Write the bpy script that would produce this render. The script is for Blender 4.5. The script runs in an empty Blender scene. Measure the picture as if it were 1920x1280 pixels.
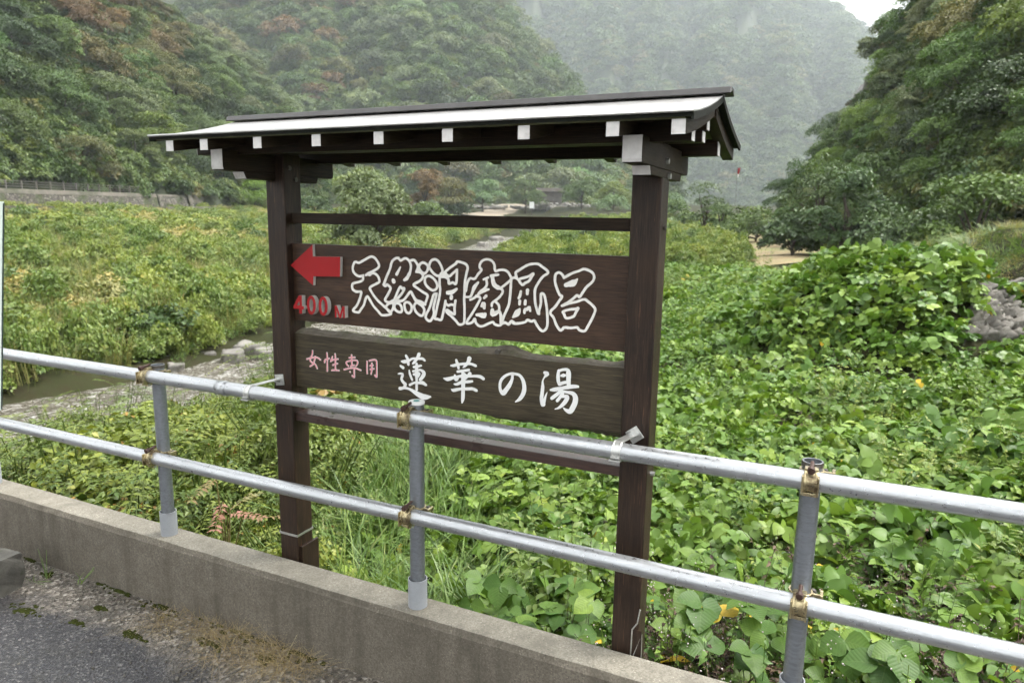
import bpy, bmesh, math, random, json
import numpy as np
from mathutils import Vector, Matrix
from mathutils.geometry import tessellate_polygon
random.seed(7); rng = np.random.default_rng(7)
S = bpy.context.scene; COL = S.collection
# ---------------------------------------------------------------- camera
EYE = 1.568; FPX = 1322.6; PITCH = 0.1733; ROLL = 0.0173; YAW = 0.4363   # focal length in px of a 1920 px wide frame
cd = bpy.data.cameras.new('camera'); cam = bpy.data.objects.new('camera', cd); COL.objects.link(cam)
cd.sensor_width = 36.0; cd.lens = 36.0 * FPX / 1920.0; cd.clip_start = 0.05; cd.clip_end = 4000
_F = Vector((0, math.cos(PITCH), -math.sin(PITCH))); _U = Vector((0, math.sin(PITCH), math.cos(PITCH))); _R = Vector((1, 0, 0))
CR = _R * math.cos(ROLL) + _U * math.sin(ROLL); CU = _U * math.cos(ROLL) - _R * math.sin(ROLL); CF = _F
cam.matrix_world = Matrix(((CR.x, CU.x, -CF.x, 0), (CR.y, CU.y, -CF.y, 0), (CR.z, CU.z, -CF.z, EYE), (0, 0, 0, 1)))
cd.dof.use_dof = True; cd.dof.focus_distance = 2.35; cd.dof.aperture_fstop = 4.8
S.camera = cam
# ---------------------------------------------------------------- sky: even overcast
SUN_EL, SUN_AZ = math.radians(62), math.radians(80)
wd = bpy.data.worlds.new('World'); S.world = wd; wd.use_nodes = True
nt = wd.node_tree; nt.nodes.clear()
sky = nt.nodes.new('ShaderNodeTexSky'); sky.sky_type = 'NISHITA'; sky.sun_disc = False
sky.sun_elevation = SUN_EL; sky.sun_rotation = SUN_AZ; sky.air_density = 1.0; sky.dust_density = 4.0; sky.ozone_density = 1.0
hs = nt.nodes.new('ShaderNodeHueSaturation'); hs.inputs['Saturation'].default_value = 0.08
mx = nt.nodes.new('ShaderNodeMix'); mx.data_type = 'RGBA'; mx.inputs['Factor'].default_value = 0.75
mx.inputs['B'].default_value = (10.7, 10.8, 10.8, 1)          # the cloud deck: the same bright grey all over
bg = nt.nodes.new('ShaderNodeBackground'); bg.inputs['Strength'].default_value = 0.052
ow = nt.nodes.new('ShaderNodeOutputWorld')
nt.links.new(sky.outputs[0], hs.inputs['Color']); nt.links.new(hs.outputs[0], mx.inputs['A'])
nt.links.new(mx.outputs['Result'], bg.inputs['Color']); nt.links.new(bg.outputs[0], ow.inputs['Surface'])
sd = bpy.data.lights.new('sun', 'SUN'); sd.energy = 1.5; sd.angle = math.radians(28); sd.color = (1.0, 0.97, 0.91)
sun = bpy.data.objects.new('sun', sd); COL.objects.link(sun)
_sv = Vector((math.sin(SUN_AZ) * math.cos(SUN_EL), math.cos(SUN_AZ) * math.cos(SUN_EL), math.sin(SUN_EL)))
sun.rotation_euler = _sv.to_track_quat('Z', 'Y').to_euler(); sun.location = (0, 0, 60)
# ---------------------------------------------------------------- exposure, sampling
vs = S.view_settings; vs.view_transform = 'Standard'; vs.look = 'None'; vs.exposure = 2.32; vs.gamma = 1.0; vs.use_curve_mapping = False
cy = S.cycles; cy.use_denoising = True; cy.use_adaptive_sampling = True; cy.adaptive_threshold = 0.035; cy.adaptive_min_samples = 20; cy.max_bounces = 6; cy.diffuse_bounces = 2; cy.glossy_bounces = 3
cy.transmission_bounces = 3; cy.volume_bounces = 3; cy.transparent_max_bounces = 6; cy.sample_clamp_indirect = 6
try: cy.denoiser = 'OPENIMAGEDENOISE'; cy.denoising_input_passes = 'RGB_ALBEDO_NORMAL'
except Exception: pass

# ---------------------------------------------------------------- helpers
CW, SW = math.cos(YAW), math.sin(YAW)
def s2w(x, y, z=0.0):                      # sign frame (x along the sign, y away, z from the eye) to world
    return Vector((x * CW + y * SW, -x * SW + y * CW, z + EYE))
def w2s(x, y): return x * CW - y * SW, x * SW + y * CW
def px2w(px, py, Y):                       # a point seen at that pixel at Y metres ahead
    d = CF + CR * ((px - 960) / FPX) - CU * ((py - 640) / FPX); d = d * (Y / d.y)
    return Vector((d.x, d.y, d.z + EYE))
def put(o, label=None, cat=None, group=None, kind=None):
    if label: o['label'] = label
    if cat: o['category'] = cat
    if group: o['group'] = group
    if kind: o['kind'] = kind
    return o
def empty(name, loc, rz=0.0):
    o = bpy.data.objects.new(name, None); COL.objects.link(o); o.location = loc; o.rotation_euler = (0, 0, rz)
    o.empty_display_size = 0.2; return o
ORG = {}
def sthing(name, x, y, z, label, cat, group=None):    # a thing that lives in the sign frame
    o = empty(name, s2w(x, y, z), -YAW); ORG[o.name] = (x, y, z); put(o, label, cat, group); return o
def org(o):
    while o.parent: o = o.parent
    return ORG.get(o.name, (0, 0, 0))
class MB:
    def __init__(s): s.v = []; s.f = []
    def add(s, vs_, fs): n = len(s.v); s.v += [tuple(q) for q in vs_]; s.f += [tuple(i + n for i in q) for q in fs]; return s
    def box(s, x0, x1, y0, y1, z0, z1):
        return s.add([(x0,y0,z0),(x1,y0,z0),(x1,y1,z0),(x0,y1,z0),(x0,y0,z1),(x1,y0,z1),(x1,y1,z1),(x0,y1,z1)],
                     [(0,3,2,1),(4,5,6,7),(0,1,5,4),(1,2,6,5),(2,3,7,6),(3,0,4,7)])
    def obox(s, c, ax, ay, az):             # centre and three half axes
        c = Vector(c); ax, ay, az = Vector(ax), Vector(ay), Vector(az)
        P = [c + ax*i + ay*j + az*k for k in (-1,1) for j in (-1,1) for i in (-1,1)]
        return s.add(P, [(0,2,3,1),(4,5,7,6),(0,1,5,4),(1,3,7,5),(3,2,6,7),(2,0,4,6)])
    def prism(s, prof, a0, a1, axis):       # prof: list of 2-D points; extrude along axis
        n = len(prof)
        def mk(p, a): return {'x': (a, p[0], p[1]), 'y': (p[0], a, p[1]), 'z': (p[0], p[1], a)}[axis]
        P = [mk(p, a0) for p in prof] + [mk(p, a1) for p in prof]
        F = [tuple(range(n-1, -1, -1)), tuple(range(n, 2*n))] + [(i, (i+1) % n, n + (i+1) % n, n + i) for i in range(n)]
        return s.add(P, F)
    def tube(s, pts, rad, n=12, caps=True):
        pts = [Vector(p) for p in pts]; m = len(pts)
        if not hasattr(rad, '__len__'): rad = [rad] * m
        ref = None; rings = []
        for i, p in enumerate(pts):
            t = (pts[min(i+1, m-1)] - pts[max(i-1, 0)]).normalized()
            if ref is None: ref = t.orthogonal().normalized()
            a = (ref - t * ref.dot(t)); a = a.normalized() if a.length > 1e-6 else t.orthogonal().normalized(); ref = a
            b = t.cross(a)
            rings.append([p + (a * math.cos(2*math.pi*k/n) + b * math.sin(2*math.pi*k/n)) * rad[i] for k in range(n)])
        V = [q for r in rings for q in r]; F = []
        for i in range(m-1):
            for k in range(n): F.append((i*n+k, i*n+(k+1) % n, (i+1)*n+(k+1) % n, (i+1)*n+k))
        if caps: F += [tuple(range(n-1, -1, -1)), tuple((m-1)*n+k for k in range(n))]
        return s.add(V, F)
    def build(s, name, mat, parent=None, smooth=False, bevel=0.0, off=None, seg=2):
        o3 = off if off is not None else (org(parent) if parent else (0, 0, 0))
        me = bpy.data.meshes.new(name); me.from_pydata([(v[0]-o3[0], v[1]-o3[1], v[2]-o3[2]) for v in s.v], [], s.f)
        bm = bmesh.new(); bm.from_mesh(me); bmesh.ops.recalc_face_normals(bm, faces=bm.faces); bm.to_mesh(me); bm.free()
        if smooth: me.shade_smooth()
        o = bpy.data.objects.new(name, me); COL.objects.link(o); o.parent = parent
        for m in (mat if isinstance(mat, (list, tuple)) else [mat]): me.materials.append(m)
        if bevel:
            b = o.modifiers.new('bevel', 'BEVEL'); b.width = bevel; b.segments = seg; b.limit_method = 'ANGLE'; b.angle_limit = math.radians(40)
        return o
def fastmesh(name, V, F, mat, vattr=None, smooth=False):     # V (n,3); F (m,k) all the same corner count
    me = bpy.data.meshes.new(name); V = np.asarray(V, np.float32); F = np.asarray(F, np.int32); m, k = F.shape
    me.vertices.add(len(V)); me.vertices.foreach_set('co', V.ravel())
    me.loops.add(m*k); me.loops.foreach_set('vertex_index', F.ravel())
    me.polygons.add(m); me.polygons.foreach_set('loop_start', np.arange(0, m*k, k, dtype=np.int32))
    try: me.polygons.foreach_set('loop_total', np.full(m, k, np.int32))
    except Exception: pass
    if vattr is not None:
        a = me.attributes.new('v', 'FLOAT', 'POINT'); a.data.foreach_set('value', np.asarray(vattr, np.float32))
    me.update(); me.validate()
    if smooth: me.shade_smooth()
    for q in (mat if isinstance(mat, (list, tuple)) else [mat]): me.materials.append(q)
    return me
def link(name, me, parent=None, loc=(0,0,0)):
    o = bpy.data.objects.new(name, me); COL.objects.link(o); o.parent = parent; o.location = loc; return o
def smooth01(a, b, x): t = np.clip((x - a) / (b - a), 0, 1); return t * t * (3 - 2 * t)
def vnoise(x, y, seed=0):                   # value noise in 2-D, numpy
    x = np.asarray(x, float); y = np.asarray(y, float); xi = np.floor(x); yi = np.floor(y); xf = x - xi; yf = y - yi
    def h(i, j): q = np.sin(i * 127.1 + j * 311.7 + seed * 74.7) * 43758.5453; return q - np.floor(q)
    u = xf*xf*(3-2*xf); w = yf*yf*(3-2*yf)
    return (h(xi,yi)*(1-u)+h(xi+1,yi)*u)*(1-w) + (h(xi,yi+1)*(1-u)+h(xi+1,yi+1)*u)*w
def fbm(x, y, seed=0, o=4):
    r = 0; a = .5; f = 1
    for i in range(o): r = r + a * vnoise(np.asarray(x)*f, np.asarray(y)*f, seed+i); a *= .5; f *= 2.03
    return r
HAZE = 0.00032
# ---------------------------------------------------------------- materials
def mat(name):
    m = bpy.data.materials.new(name); m.use_nodes = True; t = m.node_tree; t.nodes.clear()
    o = t.nodes.new('ShaderNodeOutputMaterial'); return m, t, o
def N(t, typ, **kw):
    n = t.nodes.new(typ)
    for k, v in kw.items():
        if k.startswith('_'): setattr(n, k[1:], v)
        else:
            key = k.replace('__', ' ')
            n.inputs[key].default_value = v
    return n
def L(t, a, b): t.links.new(a, b)
def ramp(t, src, stops, interp='LINEAR'):
    r = t.nodes.new('ShaderNodeValToRGB'); r.color_ramp.interpolation = interp; e = r.color_ramp.elements
    while len(e) < len(stops): e.new(0.5)
    for i, (p, c) in enumerate(stops):
        e[i].position = p; e[i].color = (c[0], c[1], c[2], 1) if hasattr(c, '__len__') else (c, c, c, 1)
    if src is not None: L(t, src, r.inputs[0])
    return r
def mix(t, fac, a, b, mode='MIX'):
    n = t.nodes.new('ShaderNodeMix'); n.data_type = 'RGBA'; n.blend_type = mode; n.clamp_factor = True
    for sock, v in (('Factor', fac), ('A', a), ('B', b)):
        s = n.inputs[sock] if sock != 'Factor' else n.inputs['Factor']
        if isinstance(v, bpy.types.NodeSocket): L(t, v, s)
        elif hasattr(v, '__len__'): s.default_value = (v[0], v[1], v[2], 1)
        else: s.default_value = v
    return n.outputs['Result']
def coords(t, kind='Object', scale=(1,1,1), rot=(0,0,0), loc=(0,0,0)):
    c = t.nodes.new('ShaderNodeTexCoord'); m = t.nodes.new('ShaderNodeMapping'); m.inputs['Scale'].default_value = scale
    m.inputs['Rotation'].default_value = rot; m.inputs['Location'].default_value = loc; L(t, c.outputs[kind], m.inputs['Vector']); return m.outputs[0]
def noise(t, vec, scale, detail=4, rough=.55, dist=0.0):
    n = N(t, 'ShaderNodeTexNoise', Scale=scale, Detail=detail, Roughness=rough, Distortion=dist); L(t, vec, n.inputs['Vector']); return n.outputs['Fac']
def bump(t, h, strength=.3, dist=.002):
    b = N(t, 'ShaderNodeBump', Strength=strength, Distance=dist); L(t, h, b.inputs['Height']); return b.outputs[0]
def bsdf(t, o, color, rough=.6, normal=None, metal=0.0, spec=.5, coat=0.0, coat_rough=.2):
    b = N(t, 'ShaderNodeBsdfPrincipled'); 
    def st(k, v):
        if isinstance(v, bpy.types.NodeSocket): L(t, v, b.inputs[k])
        elif hasattr(v, '__len__'): b.inputs[k].default_value = (v[0], v[1], v[2], 1)
        else: b.inputs[k].default_value = v
    st('Base Color', color); st('Roughness', rough); st('Metallic', metal); st('Specular IOR Level', spec)
    st('Coat Weight', coat); st('Coat Roughness', coat_rough)
    if normal is not None: L(t, normal, b.inputs['Normal'])
    if o is not None: L(t, b.outputs[0], o.inputs['Surface'])
    return b.outputs[0]
def wood(name, c_dark, c_mid, c_wear, axis, wear=.62, rough=.5, coat=.15, spec=.25):
    m, t, o = mat(name)
    sc = {'x': (1.2, 26, 26), 'y': (26, 1.2, 26), 'z': (26, 26, 1.2)}[axis]
    v = coords(t, 'Object', sc); g = noise(t, v, 3.0, 6, .6, .4)
    fine = noise(t, coords(t, 'Object', tuple(q*5 for q in sc)), 3.0, 3, .5)
    sep = coords(t, 'Object', (1,1,1)); blot = noise(t, sep, 5.0, 4, .6)
    c1 = ramp(t, g, [(.3, c_dark), (.62, c_mid)]).outputs[0]
    c2 = mix(t, ramp(t, fine, [(.38, 0), (.62, .8)]).outputs[0], c1, tuple(q*.5 for q in c_dark))
    c3 = mix(t, ramp(t, blot, [(.4, 0), (.75, .45)]).outputs[0], c2, tuple(q*1.25 for q in c_mid))
    w = noise(t, coords(t, 'Object', tuple(q*1.0 for q in sc), loc=(3.1, 1.7, 5.3)), 7.0, 3, .7)
    wf = ramp(t, w, [(wear, 0), (wear+.06, .75)]).outputs[0]
    c4 = mix(t, wf, c3, c_wear)
    hgt = mix(t, .5, g, fine)
    bsdf(t, o, c4, ramp(t, blot, [(.3, rough-.1), (.7, rough+.12)]).outputs[0], bump(t, hgt, .45, .002), spec=spec, coat=coat, coat_rough=.3)
    return m
M = {}
M['post'] = wood('post_wood', (.011,.006,.0045), (.042,.024,.014), (.12,.06,.035), 'z', .63, .5, .05)
M['beam'] = wood('beam_wood', (.013,.0078,.0045), (.032,.020,.0115), (.08,.05,.03), 'x', .80, .6, .02, .15)
M['arm'] = wood('arm_wood', (.015,.010,.006), (.040,.028,.017), (.08,.05,.03), 'y', .80, .6, .02, .15)
M['board_up'] = wood('upper_board_wood', (.024,.013,.008), (.068,.037,.022), (.11,.07,.05), 'x', .80, .5, .04)
M['board_low'] = wood('lower_board_wood', (.029,.023,.013), (.072,.056,.033), (.14,.10,.06), 'x', .76, .55, .05)
M['cross'] = wood('cross_wood', (.030,.016,.013), (.070,.038,.030), (.16,.10,.08), 'x', .76, .32, .5)
def weathered_top(name, a, b, moss):
    m, t, o = mat(name); v = coords(t, 'Object', (6, 14, 14)); g = noise(t, v, 4, 6, .7)
    k = noise(t, coords(t), 14, 4, .6)
    c = ramp(t, g, [(.3, a), (.7, b)]).outputs[0]; c = mix(t, ramp(t, k, [(.5, 0), (.68, .8)]).outputs[0], c, moss)
    bsdf(t, o, c, .8, bump(t, g, .8, .006)); return m
M['wane'] = weathered_top('board_wane', (.035,.028,.019), (.12,.10,.07), (.045,.048,.015))
def plain(name, c, rough=.5, var=.12, scale=30, metal=0., spec=.5, bmp=.1, coat=0., dirt=None, dirt_at=.6):
    m, t, o = mat(name); v = coords(t); g = noise(t, v, scale, 5, .6)
    cc = ramp(t, g, [(.3, tuple(q*(1-var) for q in c)), (.7, tuple(min(1, q*(1+var)) for q in c))]).outputs[0]
    if dirt: cc = mix(t, ramp(t, noise(t, v, scale*.35, 6, .7), [(dirt_at, 0), (dirt_at+.15, .8)]).outputs[0], cc, dirt)
    bsdf(t, o, cc, ramp(t, g, [(.3, max(.03, rough-.08)), (.7, min(1, rough+.08))]).outputs[0], bump(t, g, bmp, .001), metal, spec, coat); return m
M['white'] = plain('white_paint', (.74,.735,.72), .55, .05, 40, dirt=(.42,.38,.32), dirt_at=.62)
M['endgrain'] = plain('white_painted_end', (.60,.575,.555), .6, .10, 60, dirt=(.30,.26,.22), dirt_at=.60)
M['groove'] = plain('carved_white', (.80,.775,.73), .6, .06, 60, dirt=(.50,.44,.34), dirt_at=.66)
M['pink'] = plain('pink_paint', (.72,.30,.34), .55, .08, 60)
M['red'] = plain('red_paint', (.30,.008,.010), .5, .06, 12, spec=.25, dirt=(.24,.012,.012))
M['side'] = plain('foam_side', (.50,.49,.45), .7, .08, 50, dirt=(.32,.32,.24), dirt_at=.58)
M['plate'] = plain('bolt_steel', (.55,.55,.53), .35, .15, 60, metal=.85)
M['bolt'] = plain('dark_bolt', (.10,.09,.08), .45, .2, 60, metal=.6)
M['rust'] = plain('rusty_nut', (.050,.024,.017), .6, .3, 120, metal=.2)
def galv(name, base=(.48,.49,.505), rough=.30):
    m, t, o = mat(name); v = coords(t, 'Object', (2.2, 30, 30)); g = noise(t, v, 4, 5, .6); k = noise(t, coords(t), 70, 3, .6)
    c = ramp(t, g, [(.25, tuple(q*.72 for q in base)), (.7, base)]).outputs[0]
    c = mix(t, ramp(t, noise(t, coords(t, 'Object', (1.5, 18, 18)), 8, 4, .7), [(.55, 0), (.68, .6)]).outputs[0], c, tuple(q*.55 for q in base))
    r = ramp(t, k, [(.3, rough-.06), (.7, rough+.14)]).outputs[0]
    bsdf(t, o, c, r, bump(t, k, .06, .0006), .8); return m
M['galv'] = galv('galvanised_pipe'); M['galv_post'] = galv('galvanised_post', (.26,.275,.30), .42)
M['sleeve'] = plain('grey_sleeve', (.26,.27,.285), .5, .06, 60, dirt=(.20,.19,.18), dirt_at=.62)
M['zinc'] = plain('yellow_zinc_clamp', (.44,.37,.22), .30, .25, 60, metal=.9, dirt=(.10,.065,.04), dirt_at=.52)
def concrete(name, a, b, stain, sc=1.0):
    m, t, o = mat(name); v = coords(t, 'Object', (sc, sc, sc)); big = noise(t, v, 2.2, 5, .6); med = noise(t, v, 14, 5, .65); 
    vo = N(t, 'ShaderNodeTexVoronoi', Scale=260.0); L(t, v, vo.inputs['Vector'])
    fine = noise(t, v, 160, 3, .6)
    c = ramp(t, med, [(.25, a), (.75, b)]).outputs[0]
    c = mix(t, ramp(t, fine, [(.42, .0), (.60, .55)]).outputs[0], c, tuple(q*.55 for q in a))
    c = mix(t, ramp(t, vo.outputs['Color'], [(.80, 0), (.92, .5)]).outputs[0], c, tuple(min(1, q*1.7) for q in b))
    st = noise(t, coords(t, 'Object', (9*sc, 9*sc, .9*sc)), 1.4, 5, .6)
    c = mix(t, ramp(t, st, [(.48, 0), (.68, .6)]).outputs[0], c, stain)
    c = mix(t, ramp(t, big, [(.45, 0), (.7, .35)]).outputs[0], c, stain)
    h = mix(t, .5, fine, med)
    pit = N(t, 'ShaderNodeTexVoronoi', Scale=55.0); L(t, v, pit.inputs['Vector'])
    pf = ramp(t, pit.outputs['Distance'], [(.05, 0), (.16, 1)]).outputs[0]
    c = mix(t, pf, mix(t, .45, c, (.03,.028,.024)), c)
    bsdf(t, o, c, .86, bump(t, mix(t, .6, h, pf), .5, .003), spec=.3); return m
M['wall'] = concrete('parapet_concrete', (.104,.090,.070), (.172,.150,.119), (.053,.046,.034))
M['wall_lit_top'] = concrete('parapet_lit_top_concrete', (.168,.153,.124), (.255,.236,.195), (.105,.096,.076))  # same concrete, lightened in the colour as if lit from above
M['far_concrete'] = plain('far_concrete', (.115,.102,.082), .85, .25, 1.2, dirt=(.045,.048,.026), dirt_at=.45)
GRIT0 = -.02
def asphalt():
    m, t, o = mat('asphalt'); v = coords(t, 'Object'); vo = N(t, 'ShaderNodeTexVoronoi', Scale=150.0); L(t, v, vo.inputs['Vector'])
    vo2 = N(t, 'ShaderNodeTexVoronoi', Scale=95.0); L(t, v, vo2.inputs['Vector'])
    big = noise(t, v, 3, 5, .6); sp = N(t, 'ShaderNodeSeparateColor'); L(t, vo.outputs['Color'], sp.inputs[0])
    base = ramp(t, sp.outputs[0], [(.0, (.014,.0135,.016)), (.72, (.030,.028,.031)), (.94, (.11,.105,.10)), (1, (.20,.19,.18))]).outputs[0]
    base = mix(t, ramp(t, big, [(.35, .0), (.7, .35)]).outputs[0], base, (.03,.028,.03))
    # sandy grit strip along the foot of the wall (sign frame y)
    sx = N(t, 'ShaderNodeSeparateXYZ'); L(t, coords(t, 'Object'), sx.inputs[0])
    wob = noise(t, v, 5, 5, .65)
    ma = N(t, 'ShaderNodeMath', _operation='MULTIPLY_ADD'); L(t, wob, ma.inputs[0]); ma.inputs[1].default_value = .5; L(t, sx.outputs[1], ma.inputs[2])
    s2 = N(t, 'ShaderNodeSeparateColor'); L(t, vo2.outputs['Color'], s2.inputs[0])
    grit = ramp(t, s2.outputs[1], [(.0, (.045,.038,.03)), (.55, (.115,.10,.082)), (.85, (.21,.185,.155)), (1, (.33,.31,.28))]).outputs[0]
    mr = N(t, 'ShaderNodeMapRange'); L(t, ma.outputs[0], mr.inputs[0]); mr.inputs[1].default_value = GRIT0; mr.inputs[2].default_value = GRIT0+.1
    c = mix(t, mr.outputs[0], base, grit)
    dk = noise(t, v, 9, 4, .6); c = mix(t, ramp(t, dk, [(.52, 0), (.66, .7)]).outputs[0], c, (.025,.023,.02))
    h = mix(t, .5, vo.outputs['Distance'], vo2.outputs['Distance'])
    bsdf(t, o, c, ramp(t, big, [(.3, .30), (.7, .52)]).outputs[0], bump(t, h, .9, .006)); return m
M['asphalt'] = asphalt()
def roofmat():
    m, t, o = mat('wet_roof_sheet'); v = coords(t, 'Object', (1, 5, 5)); g = noise(t, v, 7, 4, .6); k = noise(t, coords(t), 90, 3, .6)
    c = ramp(t, g, [(.3, (.40,.385,.37)), (.7, (.60,.59,.58))]).outputs[0]
    bsdf(t, o, c, ramp(t, k, [(.3, .34), (.7, .46)]).outputs[0], bump(t, k, .05, .001), 1.0, .5, .3, .15); return m
M['roof'] = roofmat()
M['fascia'] = plain('mossy_roof_edge', (.010,.011,.008), .85, .6, 160, spec=.15, bmp=.8, dirt=(.12,.13,.08), dirt_at=.68)
M['ridge'] = plain('ridge_cap_metal', (.030,.027,.026), .45, .4, 25, coat=.15, dirt=(.07,.055,.045))
M['soffit'] = plain('mossy_soffit', (.085,.085,.035), .8, .35, 20)
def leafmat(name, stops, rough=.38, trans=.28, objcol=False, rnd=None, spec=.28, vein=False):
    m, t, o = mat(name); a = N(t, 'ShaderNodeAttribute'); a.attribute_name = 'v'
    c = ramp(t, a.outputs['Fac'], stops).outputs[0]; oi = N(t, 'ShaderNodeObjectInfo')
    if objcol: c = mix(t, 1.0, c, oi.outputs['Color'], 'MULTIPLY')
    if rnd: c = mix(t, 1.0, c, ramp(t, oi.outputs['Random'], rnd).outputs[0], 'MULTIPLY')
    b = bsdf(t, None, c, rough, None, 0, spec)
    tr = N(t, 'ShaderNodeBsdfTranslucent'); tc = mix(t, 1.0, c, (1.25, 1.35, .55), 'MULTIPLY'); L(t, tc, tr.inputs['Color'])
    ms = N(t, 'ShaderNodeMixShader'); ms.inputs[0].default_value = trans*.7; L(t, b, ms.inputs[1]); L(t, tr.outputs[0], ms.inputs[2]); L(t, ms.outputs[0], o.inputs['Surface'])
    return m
G = lambda *s: list(s)
M['kudzu'] = leafmat('kudzu_leaf', G((0, (.052,.104,.017)), (.5, (.112,.192,.033)), (.85, (.180,.272,.056)), (.965, (.24,.31,.06)), (1, (.46,.33,.03))), .42, .30, rnd=G((0, (.62,.74,.72)), (.5, (1,1,1)), (1, (1.35,1.18,1.0))))
def near_leaf():
    m, t, o = mat('near_vine_leaf'); a = N(t, 'ShaderNodeAttribute'); a.attribute_name = 'v'; oi = N(t, 'ShaderNodeObjectInfo')
    c = ramp(t, a.outputs['Fac'], [(0, (.040,.092,.016)), (.5, (.085,.165,.030)), (.85, (.145,.245,.048)), (.965, (.20,.28,.05)), (1, (.46,.33,.03))]).outputs[0]
    c = mix(t, 1.0, c, ramp(t, oi.outputs['Random'], [(0, (.62,.72,.75)), (.5, (.95,.95,.95)), (1, (1.3,1.15,.9))]).outputs[0], 'MULTIPLY')
    sx = N(t, 'ShaderNodeSeparateXYZ'); L(t, coords(t, 'Object'), sx.inputs[0])
    def mth(op, x, y=None, z=None):
        k = N(t, 'ShaderNodeMath', _operation=op)
        for i, q in enumerate((x, y, z)):
            if q is None: continue
            if isinstance(q, bpy.types.NodeSocket): L(t, q, k.inputs[i])
            else: k.inputs[i].default_value = q
        return k.outputs[0]
    ax = mth('ABSOLUTE', sx.outputs[0]); sl = mth('MULTIPLY_ADD', ax, -.75, sx.outputs[1]); wv = mth('ABSOLUTE', mth('SINE', mth('MULTIPLY', sl, 24.0)))
    vein = mth('MAXIMUM', mth('LESS_THAN', ax, .012), mth('LESS_THAN', wv, .10))
    c = mix(t, mth('MULTIPLY', vein, .16), c, (.24,.32,.12)); bl = noise(t, coords(t, 'Object'), 5, 4, .6); c = mix(t, ramp(t, bl, [(.35, .35), (.65, 0)]).outputs[0], c, (.05,.09,.02))
    sp = noise(t, coords(t, 'Object'), 16, 3, .7); c = mix(t, ramp(t, sp, [(.66, 0), (.70, .7)]).outputs[0], c, (.14,.09,.03))
    b = bsdf(t, None, c, .45, bump(t, wv, .10, .01), 0, .25); tr = N(t, 'ShaderNodeBsdfTranslucent'); L(t, mix(t, 1.0, c, (1.25, 1.35, .55), 'MULTIPLY'), tr.inputs['Color'])
    ms = N(t, 'ShaderNodeMixShader'); ms.inputs[0].default_value = .28; L(t, b, ms.inputs[1]); L(t, tr.outputs[0], ms.inputs[2]); L(t, ms.outputs[0], o.inputs['Surface']); return m
M['near_leaf'] = near_leaf()
def dropm():
    m, t, o = mat('water_drop'); b = N(t, 'ShaderNodeBsdfPrincipled', Roughness=.02, IOR=1.33); b.inputs['Transmission Weight'].default_value = 1.0; L(t, b.outputs[0], o.inputs['Surface']); return m
M['drop'] = dropm()
M['weed'] = leafmat('weed_leaf', G((0, (.062,.110,.024)), (.5, (.155,.202,.045)), (.86, (.225,.262,.070)), (.97, (.235,.275,.08)), (1, (.27,.26,.07))), .4, .3, rnd=G((0, (.50,.66,.62)), (.5, (.88,.95,.95)), (1, (1.22,1.15,1.0))))
M['shrub'] = leafmat('shrub_leaf', G((0, (.050,.085,.016)), (.6, (.130,.170,.034)), (.92, (.19,.225,.05)), (.985, (.23,.235,.06)), (1, (.32,.19,.06))), .42, .28, rnd=G((0, (.7,.8,.8)), (1, (1.3,1.2,1.0))))
M['grass'] = leafmat('grass_blade', G((0, (.065,.12,.028)), (.6, (.140,.215,.058)), (.9, (.22,.28,.095)), (1, (.42,.36,.18))), .4, .25, rnd=G((0, (.75,.8,.8)), (1, (1.2,1.2,1.1))))
M['dry'] = leafmat('dry_grass', G((0, (.20,.14,.065)), (.6, (.38,.29,.15)), (1, (.50,.43,.27))), .6, .15)
M['dead'] = leafmat('dead_leaf', G((0, (.022,.015,.010)), (.6, (.06,.038,.024)), (1, (.15,.10,.06))), .6, .1)
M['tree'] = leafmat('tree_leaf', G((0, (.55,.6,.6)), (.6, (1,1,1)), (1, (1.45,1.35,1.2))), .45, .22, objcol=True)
M['wood_far'] = leafmat('far_wood_leaf', G((0, (.55,.6,.6)), (.6, (1,1,1)), (1, (1.4,1.35,1.2))), .5, .2, rnd=G((0, (.028,.058,.018)), (.55, (.065,.105,.032)), (.85, (.105,.145,.048)), (1, (.14,.125,.045))))
M['under'] = leafmat('undergrowth_leaf', G((0, (.5,.6,.6)), (.6, (1,1,1)), (1, (1.4,1.3,1.1))), .42, .22, rnd=G((0, (.045,.080,.022)), (.6, (.088,.138,.036)), (.9, (.13,.165,.042)), (1, (.16,.125,.045))))
M['straw'] = leafmat('straw_weed', G((0, (.11,.13,.04)), (.5, (.24,.235,.085)), (1, (.38,.32,.15))), .5, .25, rnd=G((0, (.75,.85,.8)), (1, (1.25,1.15,1.0))))
M['flower'] = plain('small_white_flower', (.62,.52,.53), .6, .05, 60)
M['bark'] = plain('bark', (.055,.042,.032), .85, .35, 6, bmp=.6)
M['stem'] = plain('green_stem', (.10,.09,.035), .6, .3, 30)
M['twig'] = plain('brown_twig', (.075,.045,.028), .75, .3, 40)
def ground():
    m, t, o = mat('ground_soil'); v = coords(t, 'Object'); a = noise(t, v, .25, 5, .6); b = noise(t, v, 3, 5, .65)
    c = ramp(t, a, [(.3, (.018,.022,.009)), (.7, (.036,.038,.016))]).outputs[0]; c = mix(t, ramp(t, b, [(.45, 0), (.65, .6)]).outputs[0], c, (.030,.021,.013))
    bsdf(t, o, c, .95, bump(t, b, .6, .05), spec=.1); return m
M['ground'] = ground()
M['hill'] = plain('hill_soil', (.028,.036,.015), .95, .4, .2)
M['path'] = plain('path_earth', (.20,.15,.075), .9, .25, .8, dirt=(.15,.165,.05), dirt_at=.48)
M['sand'] = plain('sand_bar', (.20,.165,.12), .9, .15, .5)
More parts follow.
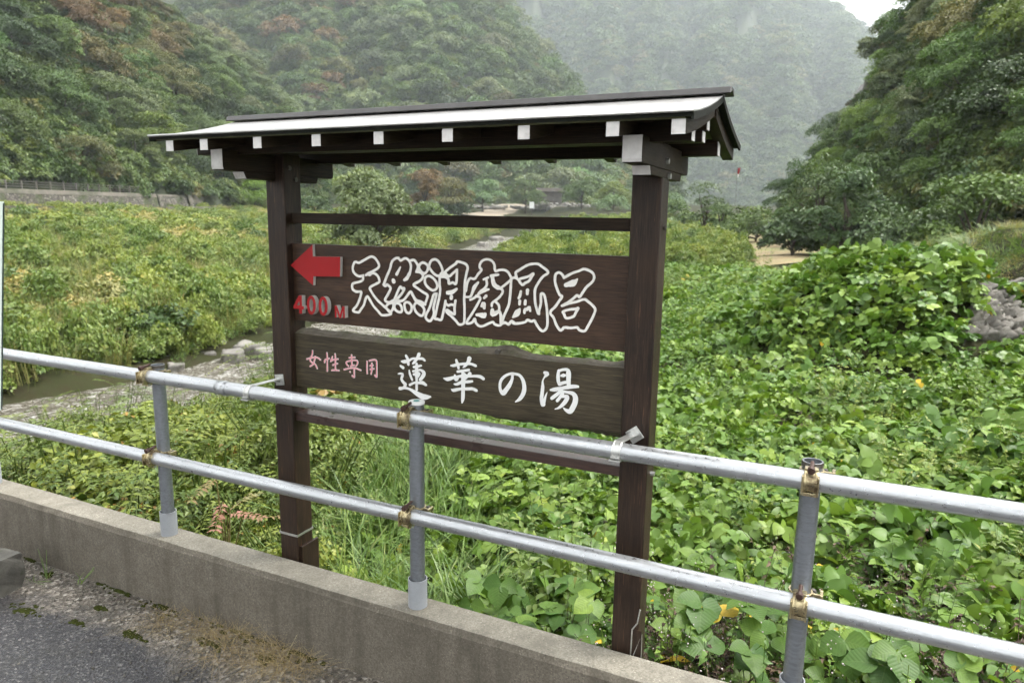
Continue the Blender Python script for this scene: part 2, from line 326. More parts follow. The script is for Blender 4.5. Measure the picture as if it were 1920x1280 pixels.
def stonem(name, a, b, moss, at=.6, sc=6):
    m, t, o = mat(name); v = coords(t, 'Object'); g = noise(t, v, sc, 6, .65); oi = N(t, 'ShaderNodeObjectInfo')
    c = ramp(t, g, [(.3, a), (.7, b)]).outputs[0]
    c = mix(t, 1.0, c, ramp(t, oi.outputs['Random'], [(0, .72), (1, 1.25)]).outputs[0], 'MULTIPLY')
    c = mix(t, ramp(t, noise(t, v, sc*.6, 5, .7), [(at, 0), (at+.12, .85)]).outputs[0], c, moss)
    bsdf(t, o, c, .8, bump(t, g, .5, .01)); return m
M['darkstone'] = stonem('dark_stone', (.028,.026,.022), (.085,.08,.068), (.02,.024,.01), .56, 14)
M['stone'] = stonem('river_stone', (.13,.12,.105), (.25,.235,.21), (.07,.07,.035), .66)
M['gabion'] = stonem('bank_stone', (.065,.058,.048), (.155,.142,.122), (.035,.037,.016), .56)
M['rock'] = stonem('cliff_rock', (.16,.15,.145), (.30,.285,.28), (.05,.07,.025), .52, .5)
def rubble():
    m, t, o = mat('rubble_wall'); v = coords(t, 'Object', (2.6, 2.6, 3.8)); vo = N(t, 'ShaderNodeTexVoronoi', Scale=1.0); L(t, v, vo.inputs['Vector']); ve = N(t, 'ShaderNodeTexVoronoi', Scale=1.0, _feature='DISTANCE_TO_EDGE'); L(t, v, ve.inputs['Vector'])
    s1 = N(t, 'ShaderNodeSeparateColor'); L(t, vo.outputs['Color'], s1.inputs[0]); c = ramp(t, s1.outputs[0], [(0, (.05,.042,.034)), (.6, (.12,.105,.088)), (1, (.24,.22,.19))]).outputs[0]
    c = mix(t, ramp(t, ve.outputs['Distance'], [(.03, 1), (.12, 0)]).outputs[0], c, (.018,.018,.012)); c = mix(t, ramp(t, noise(t, coords(t), .7, 5, .7), [(.5, 0), (.62, .8)]).outputs[0], c, (.045,.06,.018))
    bsdf(t, o, c, .9, bump(t, ve.outputs['Distance'], .8, .08)); return m
M['rubble'] = rubble()
def water():
    m, t, o = mat('river_water'); v = coords(t, 'Object', (1, 1, 1)); a = noise(t, v, 1.9, 7, .72, 2.2); b = noise(t, v, 11, 6, .7, 1.2)
    f = mix(t, .5, a, b); foam = ramp(t, f, [(.525, 0), (.60, .9)]).outputs[0]
    c = mix(t, foam, ramp(t, a, [(.3, (.045,.038,.022)), (.6, (.125,.108,.078))]).outputs[0], (.50,.495,.475))
    bsdf(t, o, c, ramp(t, f, [(.45, .08), (.6, .5)]).outputs[0], bump(t, f, 1.0, .10), spec=.7); return m
M['water'] = water()
M['moss'] = plain('moss', (.026,.031,.006), .95, .6, 260, spec=.1, bmp=1.0)
M['palepost'] = plain('pale_green_paint', (.62,.68,.62), .5, .06, 12, dirt=(.20,.24,.20), dirt_at=.66)
M['darkedge'] = plain('dark_green_edge', (.02,.035,.03), .5, .3, 12)
M['hutwood'] = plain('grey_hut_timber', (.11,.095,.085), .85, .3, 2)
M['fence'] = plain('weathered_fence_steel', (.12,.11,.095), .7, .25, 3)
M['teal'] = plain('teal_cap_disc', (.05,.28,.25), .5, .05, 30)
